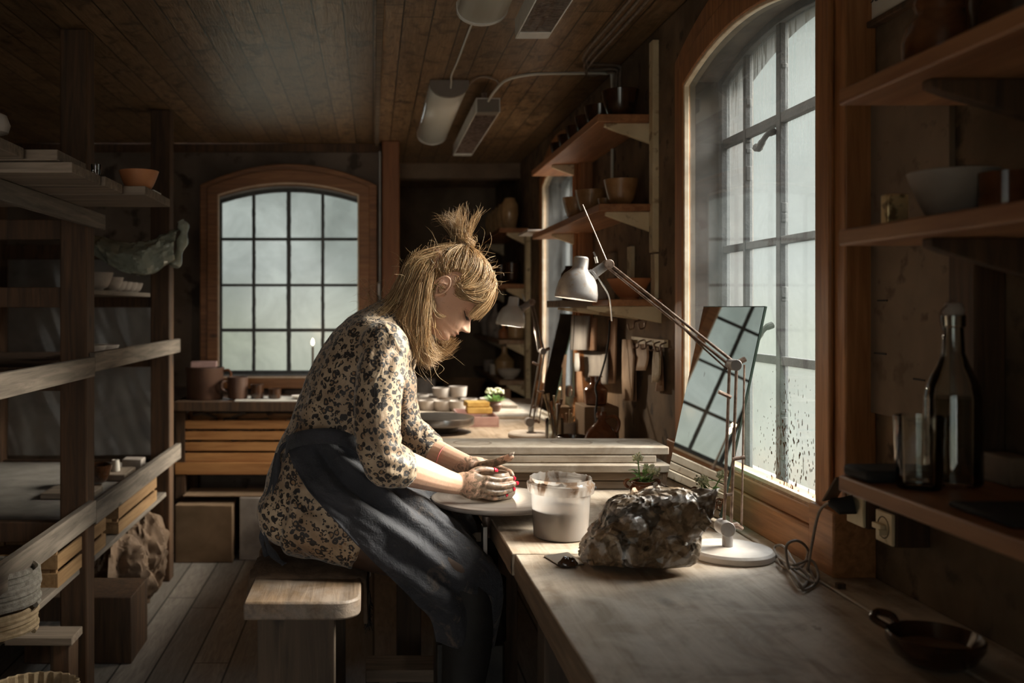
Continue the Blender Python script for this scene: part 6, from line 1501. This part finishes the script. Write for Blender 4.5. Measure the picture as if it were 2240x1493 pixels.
for i in range(m_):
    r = []
    for k in range(n_):
        p = surf(k, i); u = i/(m_-1); w_ = k/(n_-1)
        du = surf(k, min(i+1, m_-1))-surf(k, max(i-1, 0)); dw = surf(min(k+1, n_-1), i)-surf(max(k-1, 0), i); nr = unit(dw.cross(du))
        if nr.y > 0 and w_ < .4: nr = -nr
        if nr.z < 0 and w_ >= .4: nr = -nr
        env = math.sin(PI*min(1, max(0, u)))**.5
        a = 0
        # long creases running from hip towards the knee
        a += .019*ga(w_-(.27+.10*u), .030)*ga(u-.25, .26)
        a -= .016*ga(w_-(.20+.10*u), .028)*ga(u-.25, .22)
        a += .017*ga(w_-(.13+.16*u), .030)*ga(u-.5, .28)
        a -= .012*ga(w_-(.40-.05*u), .030)*ga(u-.42, .2)
        a += .015*ga(w_-(.05+.25*(u-.55)*1.5), .035)*ga(u-.8, .2)
        a -= .015*ga(w_-(.17+.30*(u-.6)), .03)*ga(u-.8, .16)
        a += env*(.008*noise.noise(Vector((u*6+w_*5, w_*14-u*4, 2)))+.004*noise.noise(Vector((u*14+w_*9, w_*30-u*8, 5))))
        a += .012*ga(w_-.02, .05)*math.sin(u*26)*.35
        r.append(p+nr*a)
    V2.append(r)
def denim():
    m, t, b, o = newmat('dark_apron_cloth'); v = coords(t, rnd=False)
    c = ramp(t, noi(t, v, 9, 5), [(.35, (.018,.019,.024)), (.65, (.044,.045,.054))])
    st = ramp(t, noi(t, v, 16, 7, .6, .66), [(.56, 0.), (.66, .5)])
    tc = t.nodes.new('ShaderNodeTexCoord'); sp = t.nodes.new('ShaderNodeSeparateXYZ'); t.links.new(tc.outputs['Object'], sp.inputs[0])
    kn = ramp(t, sp.outputs['X'], [(.16, .0), (.30, 1.)])
    c = mixc(t, mth(t, 'MULTIPLY', st, kn), c, (.27,.20,.14))
    t.links.new(c, b.inputs['Base Color']); b.inputs['Roughness'].default_value = .8; b.inputs['Sheen Weight'].default_value = .12
    bump(t, b, mth(t, 'ADD', noi(t, v, 240, 3), mth(t, 'MULTIPLY', noi(t, v, 22, 4, 1.2), 3.)), .5, .004); return m
M['apron'] = denim()
ap = G().grid(V2).build('apron', M['apron'], ps, solid=.003, fix=False, ang=80)
g = G()
wst = catmull([B(628,985,-.06), B(629,964,-.11), B(660,950,-.160), B(715,945,-.178), B(765,956,-.165), B(805,985,-.130)], 6)
rowsb = [[p+Vector((0,-.004,dz)) for p in wst] for dz in (-.026, -.008, .010)]
G().grid(rowsb).build('waist_band', M['apron'], ps, solid=.004, fix=False)
for k, P in enumerate(([(632,962,-.11),(612,985,-.12),(604,1050,-.115),(592,1130,-.12),(583,1180,-.11),(600,1215,-.12),(622,1234,-.14)], [(632,965,-.11),(606,1000,-.10),(597,1080,-.10),(578,1150,-.09),(575,1190,-.10),(586,1215,-.10)])):
    Q = catmull([B(*p) for p in P], 6); rws = [[q+Vector((.006*sg*(1+.5*math.sin(i*.7)), .002*sg, .003*sg)) for i, q in enumerate(Q)] for sg in (-1, 0, 1)]
    G().grid(rws).build('apron_tie', M['apron'], ps, solid=.002, fix=False)
Q = [B(*p) for p in ((606,990,-.09),(598,1060,-.1),(583,1120,-.10),(590,1165,-.11),(604,1180,-.12))]
rws = [[q+Vector((dx*w2, .01*abs(dx), 0)) for q, w2 in zip(catmull(Q, 6), [0.3+.7*math.sin(PI*i/24) for i in range(25)])] for dx in (-.014,-.005,.006,.016)]
G().grid(rws).build('apron_flap', M['apron'], ps, solid=.003, fix=False)
# ------------------------------------------------------------------ hair
def hairmat(name, k=1.):
    m, t, b, o = newmat(name); v = coords(t, rnd=False)
    at_ = t.nodes.new('ShaderNodeAttribute'); at_.attribute_name = 'tone'; at_.attribute_type = 'GEOMETRY'
    c = ramp(t, at_.outputs['Fac'], [(0., (.13*k,.068*k,.032*k)), (.4, (.47*k,.295*k,.14*k)), (1., (.90*k,.70*k,.43*k))])
    t.links.new(c, b.inputs['Base Color']); b.inputs['Roughness'].default_value = .38; b.inputs['Specular IOR Level'].default_value = .55
    tr = sh(t, 'ShaderNodeBsdfTranslucent', c); t.links.new(mixsh(t, .32, b.outputs[0], tr), o.inputs[0])
    return m
HM = hairmat('blonde_hair')
rh = random.Random(11)
rng = np.random.default_rng(11)
def strands(name, groups, ps):
    VV = []; FF = []; TT = []; base = 0
    for (P, n, spread, r0, jit) in groups:
        sp = spread if hasattr(spread, '__len__') else (spread, spread)
        P = np.array([tuple(p) for p in P]); K = len(P); u = np.linspace(0, 1, K)[None, :, None]
        o0 = rng.normal(size=(n,1,3)); o1 = rng.normal(size=(n,1,3))
        Q = P[None]+(o0*(1-u*.35)+o1*u*.35)*(sp[0]+(sp[1]-sp[0])*u)
        wv = rng.uniform(0, 6, (n,1,1)); wa = jit*rng.uniform(.3, 1.3, (n,1,1)); fq = rng.uniform(3, 8, (n,1,1))
        Q = Q+np.concatenate([np.sin(wv+u*fq), np.cos(wv*1.3+u*4), np.sin(wv*.7+u*fq*1.1)], 2)*wa*u
        pad = np.concatenate([Q[:, :1], Q, Q[:, -1:]], 1); out = []
        sub = 5
        for i in range(K-1):
            p0, p1, p2, p3 = pad[:, i], pad[:, i+1], pad[:, i+2], pad[:, i+3]
            for k in range(sub):
                t = k/sub; out.append(.5*((2*p1)+(p2-p0)*t+(2*p0-5*p1+4*p2-p3)*t*t+(3*p1-p0-3*p2+p3)*t**3))
        out.append(Q[:, -1]); C_ = np.stack(out, 1); m = C_.shape[1]
        T_ = np.gradient(C_, axis=1); T_ /= np.linalg.norm(T_, axis=2, keepdims=True)+1e-9
        ref = np.array([.31, .9, .3]); U_ = np.cross(T_, ref); U_ /= np.linalg.norm(U_, axis=2, keepdims=True)+1e-9; W_ = np.cross(T_, U_)
        r = r0*rng.uniform(.6, 1.3, (n,1,1))*(1-.75*(np.linspace(0, 1, m)**2.5))[None, :, None]
        ring = np.stack([C_+U_*r, C_+W_*r, C_-U_*r, C_-W_*r], 2)          # n, m, 4, 3
        idx = base+np.arange(n*m*4).reshape(n, m, 4); a_, b_ = idx[:, :-1], idx[:, 1:]
        for k in range(4):
            k2 = (k+1) % 4; FF.append(np.stack([a_[..., k], a_[..., k2], b_[..., k2], b_[..., k]], -1).reshape(-1, 4))
        VV.append(ring.reshape(-1, 3)); tn = np.clip(rng.normal(.50, .27, n), 0, 1); TT.append(np.repeat(tn, m*4)); base += n*m*4
    V_ = np.concatenate(VV)-np.array(tuple(ps.location)); F_ = np.concatenate(FF); T2 = np.concatenate(TT).astype(np.float32)
    me = bpy.data.meshes.new(name); me.vertices.add(len(V_)); me.vertices.foreach_set('co', V_.astype(np.float32).ravel())
    me.loops.add(len(F_)*4); me.loops.foreach_set('vertex_index', F_.astype(np.int32).ravel())
    me.polygons.add(len(F_)); me.polygons.foreach_set('loop_start', np.arange(0, len(F_)*4, 4, dtype=np.int32))
    me.polygons.foreach_set('use_smooth', np.ones(len(F_), dtype=bool)); me.update(calc_edges=True)
    at_ = me.attributes.new('tone', 'FLOAT', 'POINT'); at_.data.foreach_set('value', T2)
    return link(name, me, HM, ps, Vector(ps.location))
BUN = HD(-.030, 0, .116)
def sk(th, ph, k=1.0):    # point on scalp: th from forward to back over the top, ph to the side
    f = .012+.100*math.cos(th)*math.cos(ph); u = .018+.108*math.sin(th)*math.cos(ph)**.8; l = .079*math.sin(ph)
    return HD(f*k, l*k, u*k+.0)
# scalp cap
g = G(); rows = []
for i in range(40):
    th = math.radians(lerp(40, 226, i/39)); r = []
    for k in range(41):
        ph = math.radians(lerp(-72, 72, k/40)); p = sk(th, ph, 1.045); r.append(p)
    rows.append(r)
cap = g.grid(rows).build('hair_cap', HM, ps, fix=False); a_ = cap.data.attributes.new('tone', 'FLOAT', 'POINT'); a_.data.foreach_set('value', [.22]*len(cap.data.vertices))
GR = []
def scalp_path(th0, ph0, th1, ph1, k=1.07, n=5, end=None):
    P = [sk(math.radians(lerp(th0, th1, i/n)), math.radians(lerp(ph0, ph1, i/n)), k) for i in range(n+1)]
    if end is not None: P += end
    return P
# pulled up to the bun from front, sides and back
for ph in range(-80, 81, 8):
    for th0 in (48, 62, 175, 200, 225):
        if (abs(ph) > 60 and th0 == 48) or (abs(ph) > 50 and th0 in (175, 200)): continue
        GR.append((scalp_path(th0, ph, 114, ph*.12, 1.035, 5, [BUN+uw*.006]), 26, (.0045, .0035), .00065, .004))
for sgn in (-1, 1):
    for th0, p0_ in ((50, 76), (58, 76), (66, 76), (76, 75), (70, 60), (85, 70), (90, 55), (100, 66), (112, 66), (112, 50), (125, 66), (138, 66), (150, 68), (165, 70), (150, 50), (172, 60)): GR.append((scalp_path(th0, p0_*sgn, 114, 8*sgn, 1.04, 6, [BUN+uw*.006]), 36, (.005, .0035), .00065, .005))
# fringe falling forward over the brow
for l0 in [-.060,-.050,-.040,-.030,-.02,-.01,0,.01,.02,.03,.04,.05,.06]:
    al = abs(l0)
    GR.append(([HD(.045, l0*.25, .116), HD(.080, l0*.55, .104), HD(.107-al*.30, l0*.85, .078), HD(.117-al*.38, l0*1.0, .050), HD(.1185-al*.42, l0*1.08, .030-al*.10), HD(.119-al*.42, l0*1.1, .017-al*.20)], 85, (.0045, .0038), .0006, .004))
# sides of fringe sweeping back past the temple towards the ear
for sgn in (-1, 1):
    for q in range(6):
        u = q/5
        GR.append(([HD(.060, .030*sgn, .116), HD(.075-.01*u, .062*sgn, .085), HD(.066-.015*u, .078*sgn, .055), HD(.045-.02*u, .083*sgn, .034), HD(.022-.008*u, .082*sgn, .036)], 50, (.005, .0035), .0006, .005))
        GR.append(([HD(.065, .050*sgn, .100), HD(.088-.01*u, .064*sgn, .065), HD(.078-.012*u, .072*sgn, .042), HD(.050-.01*u, .080*sgn, .030-.01*u), HD(.026, .081*sgn, .028-.006*u)], 36, (.005, .0035), .0006, .005))
# long back hair falling over neck and shoulders
for (P, n) in (
    ([(930,560,-.02),(895,600,-.03),(872,650,-.035),(840,678,-.04),(815,694,-.05),(797,704,-.05)], 90),
    ([(915,565,-.04),(890,620,-.06),(868,662,-.07),(842,690,-.08),(820,706,-.09)], 90),
    ([(920,575,.03),(885,625,.04),(860,665,.06),(830,690,.08),(805,700,.08)], 80),
    ([(930,580,-.06),(905,630,-.075),(890,672,-.082),(880,700,-.09),(890,735,-.095)], 80),
    ([(900,580,.0),(872,640,.0),(850,674,.0),(822,690,.0),(790,712,.0)], 80)):
    GR.append(([B(*p) for p in P], int(n*2.2), (.010, .012), .00062, .013))
for y_ in (-.055, -.02, .02, .055):
    GR.append(([B(985,552,y_*.4), B(940,560,y_*.9), B(905,580,y_*1.15), B(893,625,y_*1.2), B(888,665,y_*1.2)], 150, (.007, .010), .00062, .009))
# side locks hanging from behind the ear, near side then far side
for (P, n, s0, s1) in (
    ([(932,602,-.080),(925,640,-.090),(918,690,-.092),(915,735,-.085),(925,772,-.07),(950,788,-.06)], 120, .008, .009),
    ([(928,612,-.078),(912,650,-.090),(900,700,-.092),(903,745,-.085),(920,780,-.072)], 100, .008, .010),
    ([(938,652,-.080),(932,685,-.090),(926,722,-.088),(930,755,-.080),(948,784,-.068)], 110, .005, .009),
    ([(930,626,-.082),(924,665,-.092),(925,710,-.092),(930,750,-.082),(940,785,-.07)], 110, .008, .010),
    ([(950,662,-.082),(951,678,-.086),(960,690,-.086),(973,693,-.082)], 16, .003, .003),
    ([(940,620,.082),(945,690,.085),(955,730,.08),(975,750,.07),(985,745,.065)], 60, .008, .010),
    ([(930,620,.080),(925,700,.080),(935,750,.07),(960,775,.06),(990,760,.055)], 70, .009, .012)):
    GR.append(([B(*p) for p in P], int(n*2.2), (s0, s1), .0006, .013 if n > 30 else .003))
strands('hair', GR, ps)
# bun tuft
GR = []
for k in range(40):
    an = rh.uniform(0, 2*PI); sp_ = rh.uniform(.1, .6); d = unit(Vector((-.22+sp_*math.cos(an), sp_*math.sin(an), 1.0))); L = rh.uniform(.05, .11)
    q = Vector((rh.gauss(0,.3), rh.gauss(0,.3), rh.gauss(0,.2)))
    GR.append(([BUN, BUN+d*L*.4, BUN+d*L*.8+q*L*.2, BUN+d*L+q*L*.45], 14, (.004, .006), .0005, .010))
for k in range(12):
    an = 2*PI*k/12; GR.append(([BUN+uw*.006, BUN+Vector((.018*math.cos(an),.018*math.sin(an),.022)), BUN+Vector((.024*math.cos(an+1),.024*math.sin(an+1),.010)), BUN+Vector((.016*math.cos(an+2),.016*math.sin(an+2),-.004))], 30, (.004,.004), .0006, .004))
strands('hair_tuft', GR, ps)
# flyaways
GR = []
for k in range(260):
    th = rh.uniform(30, 215); ph = rh.uniform(-85, 85); p = sk(math.radians(th), math.radians(ph), 1.08); d = unit(p-HD(.0,0,.0)); q = Vector((rh.gauss(0,1), rh.gauss(0,1), rh.gauss(0,1)))
    L = rh.uniform(.015, .05); GR.append(([p, p+d*L*.35+q*L*.12, p+d*L*.6+q*L*.35, p+d*L*.7+q*L*.6+Vector((-.3,0,-.5))*L*.3], 1, 0, .00042, .006))
for k in range(90):
    p = B(rh.uniform(890,935), rh.uniform(690,775), rh.uniform(-.10,-.07)); q = Vector((rh.gauss(.2,.8), rh.gauss(0,.6), rh.gauss(-.8,.6))); L = rh.uniform(.02,.05)
    GR.append(([p, p+q*L*.4, p+q*L*.7+Vector((0,0,-.3))*L, p+q*L*.8+Vector((rh.gauss(0,.5),0,-.7))*L], 1, 0, .00042, .006))
for k in range(50):
    p = B(rh.uniform(800,880), rh.uniform(640,700), rh.uniform(-.09,.05)); q = Vector((rh.gauss(-.8,.5), rh.gauss(0,.5), rh.gauss(.5,.6))); L = rh.uniform(.02,.05)
    GR.append(([p, p+q*L*.4, p+q*L*.8+Vector((0,0,.2))*L, p+q*L+Vector((rh.gauss(0,.6),0,rh.gauss(0,.5)))*L], 1, 0, .00042, .006))
strands('flyaway_hair', GR, ps)
g = G()
for k in range(3):
    g.tube([BUN+uw*(.004+.005*k)+(fw*math.cos(a)+lw*math.sin(a))*(.0135+.002*math.sin(a*9)) for a in [2*PI*i/54 for i in range(55)]], .0026, 6)
g.build('hair_tie', plain('brown_coil_tie', (.16,.08,.07), (.26,.15,.13), 40, .2, bmp=0), ps)
